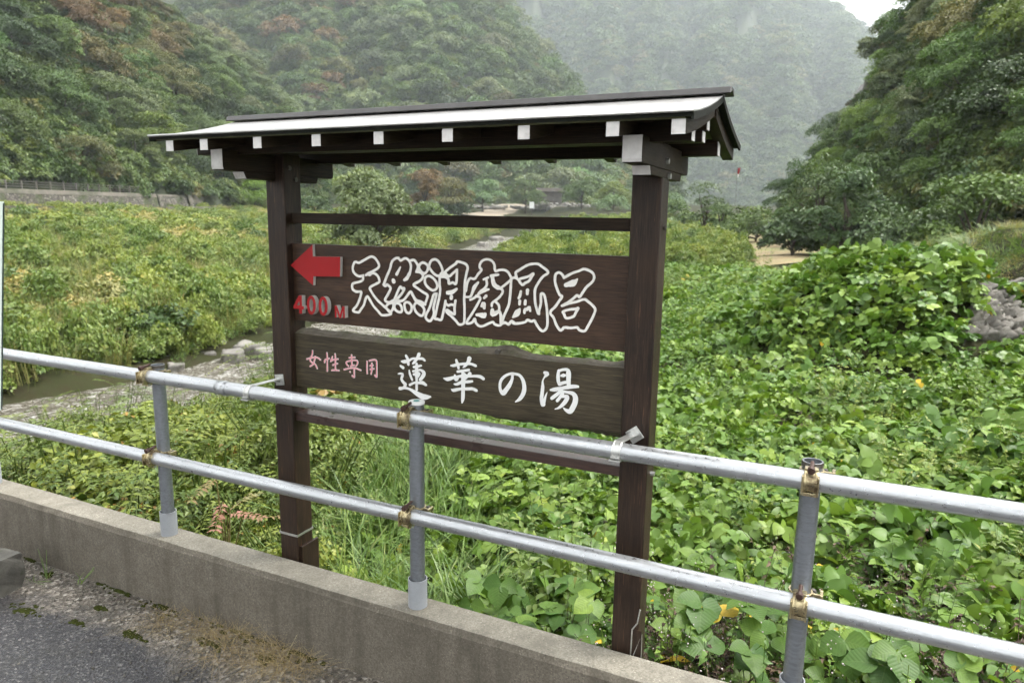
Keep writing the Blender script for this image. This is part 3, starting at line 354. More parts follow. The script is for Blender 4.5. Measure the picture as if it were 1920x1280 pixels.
GL = json.loads('''{"S":{"ten":[[[-1475.4,-201.1,8.2],[-1493.6,-204.8,8.2],[-1511.5,-196.4,8.2],[-1519.1,-182.0,8.2],[-1515.3,-165.2,8.2],[-1507.1,-156.6,8.2],[-1492.4,-159.1,8.1],[-1469.7,-148.6,8.1],[-1444.9,-136.8,8.0],[-1429.4,-138.9,8.0],[-1418.6,-148.4,8.0],[-1410.1,-162.5,8.0],[-1414.7,-173.6,8.0],[-1432.5,-183.5,8.0],[-1455.0,-193.7,8.1],[-1464.1,-199.6,8.2]],[[-1455.0,-194.6,8.1],[-1448.4,-198.8,8.1],[-1441.6,-192.1,8.1],[-1428.3,-192.4,8.1],[-1415.2,-200.8,8.0],[-1409.3,-217.9,8.0],[-1420.1,-225.7,8.1],[-1440.3,-235.1,8.1],[-1449.4,-243.0,8.1],[-1446.2,-250.2,8.1],[-1434.2,-266.0,8.1],[-1419.0,-281.7,8.1],[-1401.5,-294.3,8.1],[-1386.2,-305.2,8.1],[-1364.5,-320.3,8.0],[-1369.0,-327.0,8.0],[-1391.1,-331.4,8.1],[-1404.3,-330.5,8.1],[-1417.4,-318.5,8.1],[-1435.0,-303.0,8.2],[-1448.1,-285.4,8.2],[-1460.1,-271.3,8.2],[-1468.3,-283.0,8.2],[-1475.5,-302.1,8.3],[-1489.6,-319.9,8.3],[-1499.0,-329.0,8.3],[-1521.8,-325.0,8.3],[-1505.2,-306.0,8.3],[-1493.3,-284.6,8.3],[-1486.4,-265.5,8.3],[-1486.9,-257.2,8.2],[-1506.3,-258.3,8.3],[-1521.0,-250.8,8.3],[-1522.9,-237.8,8.3],[-1517.0,-230.1,8.3],[-1494.0,-224.2,8.2],[-1478.0,-216.9,8.2],[-1476.6,-203.9,8.2]]],"zen":[[[-1392.4,-227.7,8.4],[-1379.9,-200.8,8.3],[-1366.5,-174.9,8.3],[-1357.4,-149.4,8.2],[-1342.2,-138.0,8.2],[-1331.6,-137.6,8.2],[-1323.1,-144.4,8.2],[-1306.1,-136.6,8.2],[-1291.4,-143.1,8.1],[-1283.8,-158.7,8.1],[-1285.4,-174.7,8.1],[-1289.7,-190.9,8.1]],[[-1288.6,-181.9,7.8],[-1298.3,-200.2,11.7],[-1309.0,-207.9,9.8]],[[-1324.9,-166.7,5.1],[-1332.1,-178.7,8.2],[-1339.7,-190.7,10.2]],[[-1353.6,-211.1,11.9],[-1351.5,-215.5,13.8]],[[-1283.0,-142.8,8.1],[-1270.4,-141.4,8.0],[-1260.1,-152.4,8.0],[-1256.0,-161.0,8.0],[-1261.3,-178.0,8.0]],[[-1255.0,-162.7,8.4],[-1253.0,-173.2,11.5],[-1235.4,-184.7,9.5]],[[-1262.4,-178.9,8.1],[-1247.8,-180.0,8.0],[-1237.5,-188.3,8.0],[-1239.7,-199.0,8.0],[-1250.1,-208.4,8.0],[-1273.2,-221.2,8.1],[-1258.6,-231.9,8.1],[-1237.8,-243.2,8.0],[-1220.3,-252.7,8.1],[-1223.4,-267.2,8.0],[-1229.7,-282.7,8.1]],[[-1229.7,-283.6,9.6],[-1246.4,-277.6,12.4],[-1263.1,-273.3,10.5],[-1275.6,-257.9,9.0],[-1284.6,-245.0,8.2],[-1296.7,-257.4,8.2],[-1311.8,-273.7,8.2],[-1326.9,-279.2,9.1],[-1339.8,-278.2,11.9]],[[-1392.4,-227.7,8.4],[-1384.8,-231.9,8.4],[-1378.1,-226.9,8.4],[-1364.2,-238.0,8.4],[-1374.3,-258.6,8.4],[-1386.7,-279.4,8.5],[-1370.4,-286.6,8.4],[-1350.7,-281.7,15.9],[-1335.6,-281.6,13.8]],[[-1350.7,-278.9,8.4],[-1341.7,-260.2,8.3],[-1326.3,-232.2,8.3],[-1317.8,-237.1,8.2],[-1309.3,-235.7,8.3],[-1318.0,-251.5,8.3],[-1333.2,-266.9,8.3],[-1348.5,-277.0,8.3]],[[-1383.7,-301.3,8.4],[-1372.6,-290.4,8.4],[-1355.1,-287.4,8.4]],[[-1353.1,-295.5,8.4],[-1356.5,-308.5,8.4],[-1367.6,-318.5,8.4],[-1381.6,-306.6,8.5]],[[-1348.7,-293.4,8.4],[-1342.1,-287.5,8.3],[-1329.2,-288.4,8.4],[-1320.7,-298.8,8.3],[-1319.8,-311.4,8.4],[-1327.4,-316.5,8.4],[-1340.3,-312.9,8.4],[-1348.8,-304.4,8.3],[-1348.7,-293.4,8.4]],[[-1308.8,-287.1,8.3],[-1301.2,-281.2,8.2],[-1290.6,-282.3,8.2],[-1281.2,-292.4,8.2],[-1282.4,-307.0,8.2],[-1290.9,-316.6,8.3],[-1301.6,-313.8,8.3],[-1307.9,-301.5,8.3],[-1308.8,-287.1,8.3]],[[-1270.6,-289.9,8.2],[-1263.1,-280.4,8.2],[-1250.6,-283.2,8.1],[-1236.0,-293.0,8.1],[-1231.9,-305.2,8.1],[-1238.3,-320.0,8.2],[-1248.7,-320.8,8.1],[-1263.4,-311.0,8.2],[-1270.6,-297.1,8.2],[-1270.6,-289.9,8.2]],[[-1250.8,-159.0,8.0],[-1245.6,-151.8,8.0],[-1237.3,-147.9,8.0],[-1225.0,-150.9,7.9],[-1216.8,-161.0,8.0],[-1221.0,-175.2,8.0],[-1231.3,-182.7,8.0],[-1243.7,-176.3,8.0],[-1250.9,-166.1,8.0],[-1250.8,-159.0,8.0]]],"dou":[[[-1213.7,-159.1,8.0],[-1206.5,-141.4,7.9],[-1192.3,-135.6,7.9],[-1180.1,-140.3,7.8],[-1170.1,-153.7,7.9],[-1164.0,-169.1,7.8],[-1168.1,-181.4,7.9],[-1178.2,-188.0,7.9],[-1192.4,-184.3,8.0],[-1206.6,-171.0,8.0],[-1213.7,-159.1,8.0]],[[-1230.4,-205.6,8.0],[-1227.2,-194.8,8.0],[-1214.9,-189.8,8.0],[-1200.6,-195.2,8.0],[-1188.3,-206.9,7.9],[-1183.3,-220.6,7.9],[-1188.4,-231.4,8.0],[-1200.7,-235.7,8.0],[-1215.0,-229.4,8.0],[-1227.3,-217.8,8.0],[-1230.4,-205.6,8.0]],[[-1155.0,-174.9,7.9],[-1137.1,-160.6,7.8],[-1115.1,-146.2,7.8],[-1109.6,-139.3,7.7],[-1093.2,-141.4,7.8],[-1077.9,-146.5,7.7],[-1071.8,-157.6,7.7],[-1075.6,-173.0,7.8],[-1079.8,-192.3,7.8],[-1081.9,-211.6,7.8],[-1082.8,-236.6,7.8],[-1083.8,-257.9,7.9],[-1082.5,-284.9,7.8],[-1082.4,-306.3,7.9],[-1083.3,-329.8,7.8],[-1089.9,-338.1,7.9],[-1103.2,-339.2,7.9],[-1114.4,-328.3,7.9],[-1132.3,-313.9,8.0],[-1148.1,-303.2,8.0],[-1145.8,-296.2,8.0],[-1132.4,-303.1,8.0],[-1118.9,-308.0,7.9],[-1119.0,-287.5,7.9],[-1115.7,-263.8,7.9]],[[-1166.2,-183.2,15.9],[-1154.9,-182.6,16.6],[-1146.0,-191.8,11.7]],[[-1150.5,-180.5,7.9],[-1139.3,-187.6,7.9],[-1126.0,-177.4,7.8],[-1110.6,-165.1,7.8]],[[-1110.6,-165.1,7.8],[-1110.5,-180.4,7.8],[-1113.7,-209.5,7.8],[-1125.9,-206.3,7.8],[-1139.3,-210.9,7.9],[-1141.5,-197.4,7.9],[-1152.7,-190.3,7.9],[-1172.9,-191.3,7.9]],[[-1174.1,-193.3,8.0],[-1174.1,-216.7,8.0],[-1171.8,-232.2,8.0],[-1175.2,-255.9,8.0],[-1182.1,-281.9,8.1],[-1189.0,-312.1,8.1],[-1193.6,-326.4,8.1],[-1182.1,-328.5,8.1],[-1168.5,-329.5,8.1],[-1161.6,-310.1,8.1],[-1154.9,-282.1,8.0],[-1152.2,-267.2,8.0]],[[-1150.4,-275.9,8.0],[-1141.4,-281.2,7.9],[-1132.4,-277.6,8.0],[-1119.0,-278.7,7.9]],[[-1143.7,-240.3,13.0],[-1128.1,-237.4,12.9],[-1111.4,-226.7,8.3]],[[-1129.8,-251.1,10.8],[-1130.7,-257.4,10.8]],[[-1185.4,-245.7,8.0],[-1195.7,-249.3,8.1],[-1202.6,-267.5,8.1],[-1209.6,-287.8,8.1],[-1216.6,-302.2,8.2],[-1223.5,-312.7,8.2],[-1227.1,-324.9,8.2],[-1221.3,-333.5,8.2],[-1209.8,-336.6,8.2],[-1200.5,-324.9,8.1],[-1194.7,-308.6,8.1],[-1197.0,-292.9,8.1],[-1191.2,-268.7,8.1],[-1185.5,-248.7,8.0]]],"kutsu":[[[-1078.9,-249.7,6.4],[-1062.0,-247.6,7.6],[-1054.2,-233.3,8.4],[-1047.6,-217.1,11.7],[-1034.4,-201.6,7.0]],[[-1077.9,-230.7,7.7],[-1073.5,-206.6,7.6],[-1063.5,-190.3,7.5],[-1046.8,-190.4,7.5],[-1034.7,-175.1,7.5],[-1022.7,-161.8,7.5],[-1029.4,-153.4,7.4],[-1026.2,-139.6,7.4],[-1015.4,-130.4,7.4],[-1000.1,-127.9,7.3],[-987.0,-132.2,7.3],[-978.2,-143.4,7.3],[-974.7,-162.5,7.4],[-960.7,-159.0,7.3],[-943.6,-158.2,7.3],[-930.7,-164.3,7.2],[-922.0,-177.3,7.3],[-919.7,-184.8,7.2],[-932.2,-197.0,7.3],[-951.3,-211.6,7.3]],[[-1061.9,-257.6,7.6],[-1049.6,-251.8,7.6],[-1036.3,-242.1,7.5],[-1014.3,-221.1,7.4],[-1003.5,-206.7,7.5],[-1005.9,-189.3,7.4]],[[-1031.9,-235.9,8.4],[-1014.3,-225.0,13.7],[-996.7,-221.0,6.2]],[[-1014.7,-190.7,6.7],[-999.4,-184.1,7.4]],[[-988.6,-178.7,9.4],[-964.8,-173.6,7.8]],[[-984.2,-180.4,10.3],[-979.5,-201.5,13.5],[-968.6,-211.6,13.5],[-953.4,-215.6,10.2]],[[-953.4,-215.6,7.4],[-947.9,-223.0,7.4],[-950.9,-232.9,7.3],[-963.7,-247.4,7.4],[-983.1,-262.3,7.5],[-985.1,-272.3,7.5]],[[-970.0,-259.5,7.4],[-961.2,-266.8,7.4],[-958.9,-278.4,7.4],[-960.9,-288.3,7.4]],[[-982.8,-284.0,10.4],[-980.4,-297.6,15.4],[-960.9,-288.3,10.3],[-954.3,-293.7,8.3],[-951.9,-305.4,10.3],[-951.7,-323.1,10.3]],[[-1011.8,-248.5,7.9],[-1005.3,-242.1,9.6]],[[-1020.4,-274.7,8.4],[-1013.8,-266.3,13.4],[-1011.4,-280.0,10.4]],[[-1037.9,-303.8,8.4],[-1029.0,-303.2,11.3],[-1013.4,-304.0,17.6],[-1007.9,-299.6,10.4]],[[-1040.7,-244.3,7.6],[-1025.1,-249.3,7.5],[-1036.0,-271.8,7.5],[-1051.4,-296.8,7.6],[-1073.8,-330.6,7.7],[-1062.4,-332.8,7.6],[-1051.2,-326.8,7.7],[-1044.1,-316.3,7.6],[-1039.9,-330.0,7.6],[-1026.4,-338.9,7.6],[-1013.0,-336.9,7.6],[-995.4,-328.5,7.5],[-980.0,-322.3,7.5],[-973.4,-328.7,7.5],[-955.9,-331.3,7.4],[-950.6,-323.0,7.4]],[[-948.4,-322.8,7.4],[-938.7,-320.1,7.4],[-925.7,-324.0,7.3],[-915.2,-314.3,7.4],[-905.9,-319.5,7.3]]],"fuu":[[[-915.7,-181.7,7.8],[-907.5,-179.4,7.7],[-897.3,-184.4,7.7],[-882.7,-200.2,7.7],[-872.8,-194.2,7.7],[-860.9,-188.0,7.7],[-853.1,-176.6,7.6],[-846.4,-164.4,7.6],[-861.2,-173.4,7.6],[-889.2,-182.1,7.7]],[[-901.4,-179.1,7.7],[-904.8,-164.5,7.7],[-893.8,-156.6,7.7],[-871.9,-142.8,7.6],[-856.1,-136.7,7.6],[-832.3,-134.7,7.5],[-818.4,-142.3,7.5],[-802.4,-152.4,7.5],[-799.2,-161.3,7.4],[-813.7,-171.0,7.5],[-827.0,-188.1,7.5],[-838.4,-208.8,7.6],[-839.9,-229.1,7.6],[-837.3,-254.7,7.7],[-830.7,-276.4,7.6],[-824.9,-287.1,7.7],[-824.8,-276.0,7.7],[-819.4,-253.5,7.6],[-820.0,-231.5,7.6],[-818.2,-223.2,7.6],[-809.2,-227.2,7.6],[-803.8,-245.1,7.6],[-799.2,-268.7,7.5],[-796.4,-299.8,7.6],[-797.7,-323.9,7.6],[-809.2,-336.9,7.6],[-821.3,-331.4,7.6],[-833.7,-315.6,7.7],[-840.0,-306.8,7.7],[-850.0,-310.4,7.7],[-862.2,-306.6,7.8],[-872.1,-314.9,7.8],[-906.8,-321.4,7.8],[-915.2,-314.5,7.8],[-925.4,-325.7,7.9],[-935.9,-321.8,8.0],[-948.4,-324.6,8.0]],[[-919.7,-185.6,7.8],[-921.2,-215.4,7.8],[-922.8,-237.9,7.8],[-926.5,-264.4,7.9],[-938.5,-291.6,8.0],[-946.5,-311.2,8.0],[-952.5,-328.8,8.0]],[[-886.4,-220.8,7.3],[-889.1,-233.9,8.9],[-893.0,-241.6,7.8]],[[-864.2,-215.8,10.7],[-865.0,-226.9,8.8]],[[-889.4,-250.7,9.0],[-890.0,-260.1,8.1]],[[-870.6,-247.6,7.4],[-871.3,-258.8,8.9]],[[-911.3,-301.9,5.8],[-901.2,-292.7,16.5],[-893.2,-282.7,16.4],[-889.3,-275.9,7.8]],[[-872.8,-285.9,7.4],[-871.0,-275.5,8.9],[-862.9,-273.1,10.0],[-857.0,-267.1,8.1],[-853.7,-278.0,7.3]]],"ro":[[[-747.1,-172.0,7.5],[-753.9,-162.0,7.5],[-763.3,-157.3,7.5],[-773.4,-162.1,7.5],[-775.8,-175.2,7.6],[-774.4,-189.1,7.5],[-767.3,-207.9,7.5],[-759.4,-223.1,7.5],[-751.8,-228.7,7.6],[-760.7,-242.4,7.6],[-773.2,-260.8,7.6],[-785.2,-272.3,7.7],[-786.8,-283.0,7.7],[-777.0,-292.9,7.6],[-767.9,-313.5,7.6],[-756.2,-328.5,7.7],[-748.7,-327.9,7.6],[-741.4,-320.2,7.6],[-721.0,-320.3,7.6],[-700.8,-316.9,7.5],[-693.2,-324.2,7.5],[-676.7,-325.4,7.5],[-666.4,-308.9,7.4],[-656.4,-289.0,7.4],[-649.8,-273.0,7.3],[-646.8,-259.0,7.3],[-656.1,-247.6,7.3],[-669.1,-238.2,7.3],[-681.9,-232.1,7.3],[-705.3,-240.5,7.5],[-728.9,-247.3,7.5],[-750.9,-255.8,7.5]],[[-750.9,-255.8,7.5],[-729.1,-242.1,7.5],[-714.8,-230.8,7.4],[-704.1,-221.4,7.4],[-696.7,-226.2,7.4],[-688.1,-213.6,7.4],[-676.1,-195.7,7.4],[-660.5,-181.2,7.3],[-653.8,-169.0,7.2],[-656.1,-157.2,7.3],[-665.3,-149.2,7.3],[-685.2,-143.4,7.3],[-701.2,-150.1,7.3],[-720.9,-157.0,7.4],[-747.1,-172.0,7.5]],[[-740.8,-193.3,11.4],[-730.8,-190.2,14.9],[-719.9,-187.0,20.1],[-711.0,-180.5,13.0],[-705.8,-174.2,5.3]],[[-746.7,-273.0,7.6],[-728.3,-265.6,7.5],[-710.0,-262.6,7.5],[-699.2,-259.2,7.5],[-706.0,-271.9,7.4],[-712.9,-284.6,7.5],[-729.3,-291.1,7.5],[-738.7,-290.0,7.6],[-743.6,-279.8,7.5],[-746.7,-273.0,7.6]]],"onna":[[[-1702.8,-482.7,8.2],[-1704.5,-496.7,8.2],[-1712.6,-510.3,8.3],[-1714.2,-521.6,8.3],[-1701.8,-527.7,8.3],[-1691.7,-532.2,8.3],[-1684.2,-545.2,8.3]],[[-1730.1,-515.8,8.3],[-1712.6,-510.3,8.3],[-1691.8,-505.5,8.3],[-1678.2,-506.9,8.3],[-1668.1,-512.3,8.2]],[[-1690.5,-502.6,8.2],[-1695.7,-517.8,8.3],[-1701.9,-531.4,8.3],[-1716.1,-541.2,8.3]]],"sei":[[[-1637.9,-484.7,8.1],[-1636.7,-499.1,8.1],[-1637.3,-517.4,8.1],[-1638.5,-550.4,8.1]],[[-1649.2,-519.5,8.1],[-1647.8,-511.2,8.1],[-1637.5,-506.5,8.1],[-1628.5,-503.7,8.1]],[[-1613.7,-495.9,8.1],[-1619.7,-508.3,8.1],[-1621.5,-513.0,8.1]],[[-1620.9,-512.1,8.1],[-1610.7,-506.5,8.1],[-1589.6,-501.6,8.1]],[[-1601.2,-484.7,8.1],[-1600.7,-504.6,8.0],[-1601.9,-541.0,8.1]],[[-1612.5,-525.7,8.1],[-1602.3,-521.0,8.0],[-1592.3,-518.2,8.1]],[[-1617.6,-545.4,8.1],[-1600.8,-542.7,8.1],[-1586.4,-542.9,8.0]]],"sen":[[[-1529.7,-481.5,7.9],[-1529.6,-498.0,7.9],[-1529.1,-519.4,7.9]],[[-1539.7,-492.3,7.9],[-1515.8,-488.1,7.9]],[[-1544.9,-522.9,7.9],[-1551.2,-516.3,8.0],[-1552.1,-508.3,7.9],[-1534.5,-502.1,7.8],[-1512.9,-498.1,7.8],[-1504.4,-501.7,7.8],[-1505.7,-511.6,7.9],[-1512.3,-519.4,7.9]],[[-1535.1,-521.8,7.9],[-1527.4,-518.3,7.9],[-1519.8,-516.6,7.9]],[[-1562.7,-536.5,7.9],[-1542.9,-530.7,8.0],[-1517.9,-526.3,7.9],[-1491.2,-531.5,7.8]],[[-1538.0,-541.9,7.9],[-1537.0,-543.2,7.9]],[[-1519.0,-528.2,7.9],[-1519.5,-546.2,7.9],[-1519.9,-559.7,7.9],[-1528.4,-555.3,7.9]]],"you":[[[-1463.8,-497.5,7.7],[-1464.3,-517.9,7.8],[-1464.3,-540.1,7.8]],[[-1454.3,-493.9,7.8],[-1435.3,-488.5,7.7],[-1424.9,-490.9,7.7],[-1423.1,-504.8,7.7],[-1423.6,-531.2,7.7],[-1424.9,-548.2,7.7],[-1432.2,-542.8,7.7]],[[-1443.9,-501.7,7.7],[-1444.4,-524.7,7.7],[-1447.9,-540.1,7.8]],[[-1451.5,-511.3,7.7],[-1438.8,-508.2,7.7]],[[-1450.7,-523.6,7.7],[-1435.9,-520.2,7.7]]],"ren":[[[-1303.4,-461.6,9.2],[-1296.1,-474.4,10.8],[-1294.5,-490.0,10.0]],[[-1321.2,-482.7,6.2],[-1310.3,-482.3,12.4],[-1293.6,-477.7,8.5],[-1278.6,-469.1,7.6],[-1258.9,-467.1,7.6],[-1239.3,-465.1,9.1],[-1230.4,-469.9,8.3]],[[-1252.3,-451.6,12.9],[-1258.9,-465.0,10.7],[-1272.2,-481.9,9.2],[-1278.0,-486.1,4.6]],[[-1325.5,-498.9,7.8],[-1315.5,-503.6,10.9]],[[-1261.5,-485.1,9.1],[-1261.6,-500.8,11.5],[-1261.8,-522.2,13.8],[-1261.9,-539.4,8.5],[-1262.0,-559.5,9.3],[-1262.1,-573.9,9.3]],[[-1272.3,-496.9,9.2],[-1257.4,-493.2,9.2],[-1244.3,-489.0,7.6]],[[-1275.7,-511.6,7.7],[-1264.1,-508.9,7.6],[-1246.1,-504.1,7.6],[-1233.1,-513.4,13.7],[-1239.7,-528.3,12.2],[-1247.9,-537.1,10.7]],[[-1272.5,-522.0,9.2],[-1259.3,-517.7,10.7],[-1251.1,-516.7,9.2],[-1256.0,-527.3,7.7]],[[-1290.6,-509.6,4.6],[-1288.2,-522.3,8.5],[-1279.3,-541.4,7.7]],[[-1288.6,-559.8,9.3],[-1271.0,-550.5,7.7],[-1252.9,-548.4,9.2],[-1238.1,-546.7,12.2],[-1225.1,-552.3,9.1]],[[-1334.3,-526.6,4.7],[-1324.2,-524.8,7.8],[-1316.6,-528.3,9.3],[-1321.9,-543.3,9.4],[-1312.8,-555.3,11.0],[-1306.1,-560.4,10.9],[-1314.6,-573.0,9.4],[-1328.2,-576.8,12.5]],[[-1328.2,-576.8,11.0],[-1306.2,-572.7,8.6],[-1286.2,-575.4,9.3],[-1263.0,-585.6,15.5],[-1240.0,-593.6,19.9],[-1223.7,-593.7,16.8],[-1207.4,-590.9,6.1]]],"ka":[[[-1110.2,-457.5,8.8],[-1104.7,-470.8,10.9],[-1101.6,-482.2,8.8]],[[-1130.4,-476.9,4.4],[-1120.3,-475.9,9.6],[-1103.2,-470.6,8.8],[-1080.1,-466.1,8.7],[-1055.7,-463.6,8.7],[-1038.9,-468.0,9.3]],[[-1061.9,-447.2,15.8],[-1066.4,-458.6,11.5],[-1077.0,-472.0,8.7],[-1084.6,-478.3,3.6]],[[-1104.6,-494.3,8.8],[-1083.0,-489.2,8.7],[-1063.1,-484.3,8.6]],[[-1086.1,-493.7,8.8],[-1084.3,-525.3,13.9],[-1083.9,-553.1,13.2],[-1084.8,-581.1,12.5],[-1087.8,-595.5,5.9]],[[-1156.3,-522.3,4.5],[-1142.1,-523.5,12.7],[-1121.7,-516.4,10.3],[-1103.0,-510.8,8.8],[-1079.8,-505.4,11.6],[-1061.4,-504.8,8.6],[-1041.6,-501.9,8.6],[-1022.0,-501.7,10.8],[-1009.9,-507.2,10.0]],[[-1114.7,-507.9,7.4],[-1110.7,-521.4,11.7],[-1103.0,-516.3,5.9]],[[-1059.2,-496.2,13.0],[-1067.5,-505.4,8.7],[-1079.8,-517.9,7.3],[-1089.0,-524.5,8.8]],[[-1081.4,-497.3,7.3],[-1073.7,-503.4,8.7]],[[-1116.9,-536.8,5.1],[-1107.6,-536.4,9.5],[-1089.0,-527.9,10.3],[-1064.4,-523.0,9.5],[-1050.6,-520.1,7.2]],[[-1125.5,-556.7,5.9],[-1118.4,-557.9,11.1],[-1095.0,-550.9,9.5],[-1064.2,-546.6,10.2],[-1048.9,-544.7,10.2],[-1035.1,-548.6,10.1]]],"no":[[[-908.5,-481.0,8.9],[-909.3,-497.2,9.4],[-918.2,-517.5,13.4],[-929.6,-534.0,14.6],[-938.8,-544.9,16.9],[-945.8,-542.5,12.3],[-950.7,-532.2,10.1],[-950.9,-517.0,9.5],[-946.5,-503.5,9.6],[-936.1,-491.6,8.9],[-923.5,-483.7,8.4],[-910.8,-479.7,8.8],[-895.9,-479.6,8.3],[-883.2,-482.5,9.3],[-872.7,-495.2,11.5],[-867.7,-511.6,13.2],[-867.4,-528.7,14.3],[-872.7,-544.3,13.2],[-882.8,-558.5,11.1],[-896.4,-568.9,3.3]]],"yu":[[[-799.8,-464.7,9.8],[-791.1,-466.5,12.6],[-795.2,-472.5,9.8],[-800.8,-480.0,4.9],[-805.6,-491.5,5.0],[-805.1,-509.4,10.6],[-806.7,-531.8,11.3],[-807.8,-545.9,12.8],[-803.0,-563.4,17.1]],[[-790.1,-525.6,2.8],[-794.9,-538.7,6.3],[-798.8,-555.9,8.5]],[[-754.1,-453.0,8.3],[-755.7,-470.8,11.1],[-753.8,-487.0,11.1],[-750.0,-496.1,8.3]],[[-754.1,-454.3,8.3],[-741.5,-448.9,8.3],[-727.4,-447.4,9.6],[-722.2,-456.3,15.1],[-721.4,-480.5,14.4],[-720.2,-495.3,12.4]],[[-745.2,-467.6,6.9],[-738.1,-466.1,11.1],[-732.5,-464.8,6.9]],[[-750.0,-494.7,11.1],[-738.8,-489.3,9.7],[-726.2,-485.2,9.6]],[[-778.1,-515.9,7.0],[-763.8,-512.8,12.6],[-742.5,-506.2,9.7],[-721.4,-500.2,12.4],[-703.3,-496.1,11.6],[-690.7,-495.3,8.1]],[[-739.7,-505.8,8.3],[-750.6,-520.8,10.4],[-764.6,-533.6,11.1],[-773.7,-541.6,10.5]],[[-742.2,-515.7,8.3],[-725.2,-516.4,8.3],[-706.8,-518.2,12.4],[-698.0,-528.0,15.8],[-697.5,-542.9,16.5],[-703.9,-560.2,16.5],[-713.3,-575.1,15.3],[-726.2,-572.7,9.7],[-734.9,-567.0,3.4]],[[-739.1,-523.5,11.1],[-747.3,-535.5,9.7],[-755.6,-546.9,9.8]],[[-740.3,-531.9,8.3],[-723.3,-529.8,11.1],[-727.1,-542.6,13.2],[-738.1,-557.7,11.2],[-750.6,-569.0,7.0],[-762.0,-574.0,2.8]]]},"arrow":[[-1783.4,-179.6],[-1680.4,-103.6],[-1680.2,-144.7],[-1561.5,-141.6],[-1564.5,-209.4],[-1680.2,-213.7],[-1683.4,-246.1]],"four":[[-1745.9,-284.9],[-1731.4,-284.0],[-1731.6,-321.7],[-1723.6,-322.3],[-1722.6,-331.9],[-1731.4,-333.7],[-1732.7,-348.7],[-1745.2,-349.0],[-1744.5,-332.9],[-1771.6,-333.1],[-1771.1,-322.1]],"fourh":[[-1742.4,-304.1],[-1742.4,-320.1],[-1755.6,-319.9]],"z1":[[-1669.3,-314.1],[-1669.9,-321.6],[-1671.4,-328.8],[-1673.8,-335.4],[-1676.9,-340.9],[-1680.8,-345.2],[-1685.0,-348.0],[-1689.5,-349.2],[-1694.0,-348.7],[-1698.3,-346.5],[-1702.1,-342.7],[-1705.3,-337.6],[-1707.7,-331.3],[-1709.1,-324.3],[-1709.6,-316.8],[-1709.1,-309.2],[-1707.5,-302.0],[-1705.1,-295.4],[-1701.9,-289.9],[-1698.1,-285.7],[-1693.8,-282.9],[-1689.3,-281.8],[-1684.9,-282.4],[-1680.6,-284.6],[-1676.8,-288.3],[-1673.7,-293.4],[-1671.3,-299.6],[-1669.8,-306.6]],"z1h":[[-1680.8,-314.8],[-1681.0,-320.0],[-1681.7,-324.8],[-1682.7,-329.3],[-1684.1,-333.0],[-1685.7,-335.8],[-1687.6,-337.7],[-1689.5,-338.4],[-1691.4,-338.0],[-1693.2,-336.4],[-1694.9,-333.8],[-1696.2,-330.2],[-1697.2,-325.9],[-1697.9,-321.1],[-1698.1,-316.0],[-1697.8,-310.9],[-1697.2,-306.0],[-1696.1,-301.6],[-1694.7,-297.9],[-1693.1,-295.0],[-1691.3,-293.2],[-1689.3,-292.5],[-1687.4,-293.0],[-1685.6,-294.6],[-1684.0,-297.2],[-1682.6,-300.7],[-1681.6,-305.0],[-1681.0,-309.8]],"z2":[[-1616.8,-314.1],[-1617.3,-321.6],[-1618.8,-328.9],[-1621.1,-335.4],[-1624.3,-341.0],[-1628.1,-345.3],[-1632.3,-348.1],[-1636.8,-349.3],[-1641.3,-348.8],[-1645.5,-346.6],[-1649.4,-342.8],[-1652.6,-337.7],[-1655.0,-331.4],[-1656.4,-324.4],[-1656.9,-316.8],[-1656.4,-309.3],[-1654.9,-302.0],[-1652.5,-295.5],[-1649.4,-289.9],[-1645.5,-285.7],[-1641.3,-282.9],[-1636.8,-281.8],[-1632.4,-282.4],[-1628.2,-284.6],[-1624.4,-288.3],[-1621.2,-293.5],[-1618.8,-299.7],[-1617.4,-306.7]],"z2h":[[-1628.6,-314.9],[-1628.8,-320.1],[-1629.4,-325.0],[-1630.4,-329.4],[-1631.7,-333.2],[-1633.2,-336.0],[-1635.0,-337.9],[-1636.8,-338.6],[-1638.6,-338.1],[-1640.4,-336.5],[-1641.9,-333.9],[-1643.2,-330.3],[-1644.2,-326.0],[-1644.8,-321.2],[-1645.0,-316.0],[-1644.8,-310.9],[-1644.2,-306.0],[-1643.2,-301.5],[-1641.9,-297.8],[-1640.4,-295.0],[-1638.7,-293.1],[-1636.8,-292.4],[-1635.0,-292.9],[-1633.3,-294.5],[-1631.7,-297.1],[-1630.4,-300.7],[-1629.5,-305.0],[-1628.9,-309.8]],"M":[[-1586.4,-310.1],[-1576.7,-309.5],[-1564.5,-339.3],[-1552.6,-310.6],[-1543.1,-310.0],[-1543.6,-350.5],[-1550.4,-351.1],[-1551.0,-324.9],[-1560.1,-351.2],[-1568.3,-351.8],[-1578.5,-324.7],[-1578.7,-350.4],[-1586.3,-351.0]]}''')
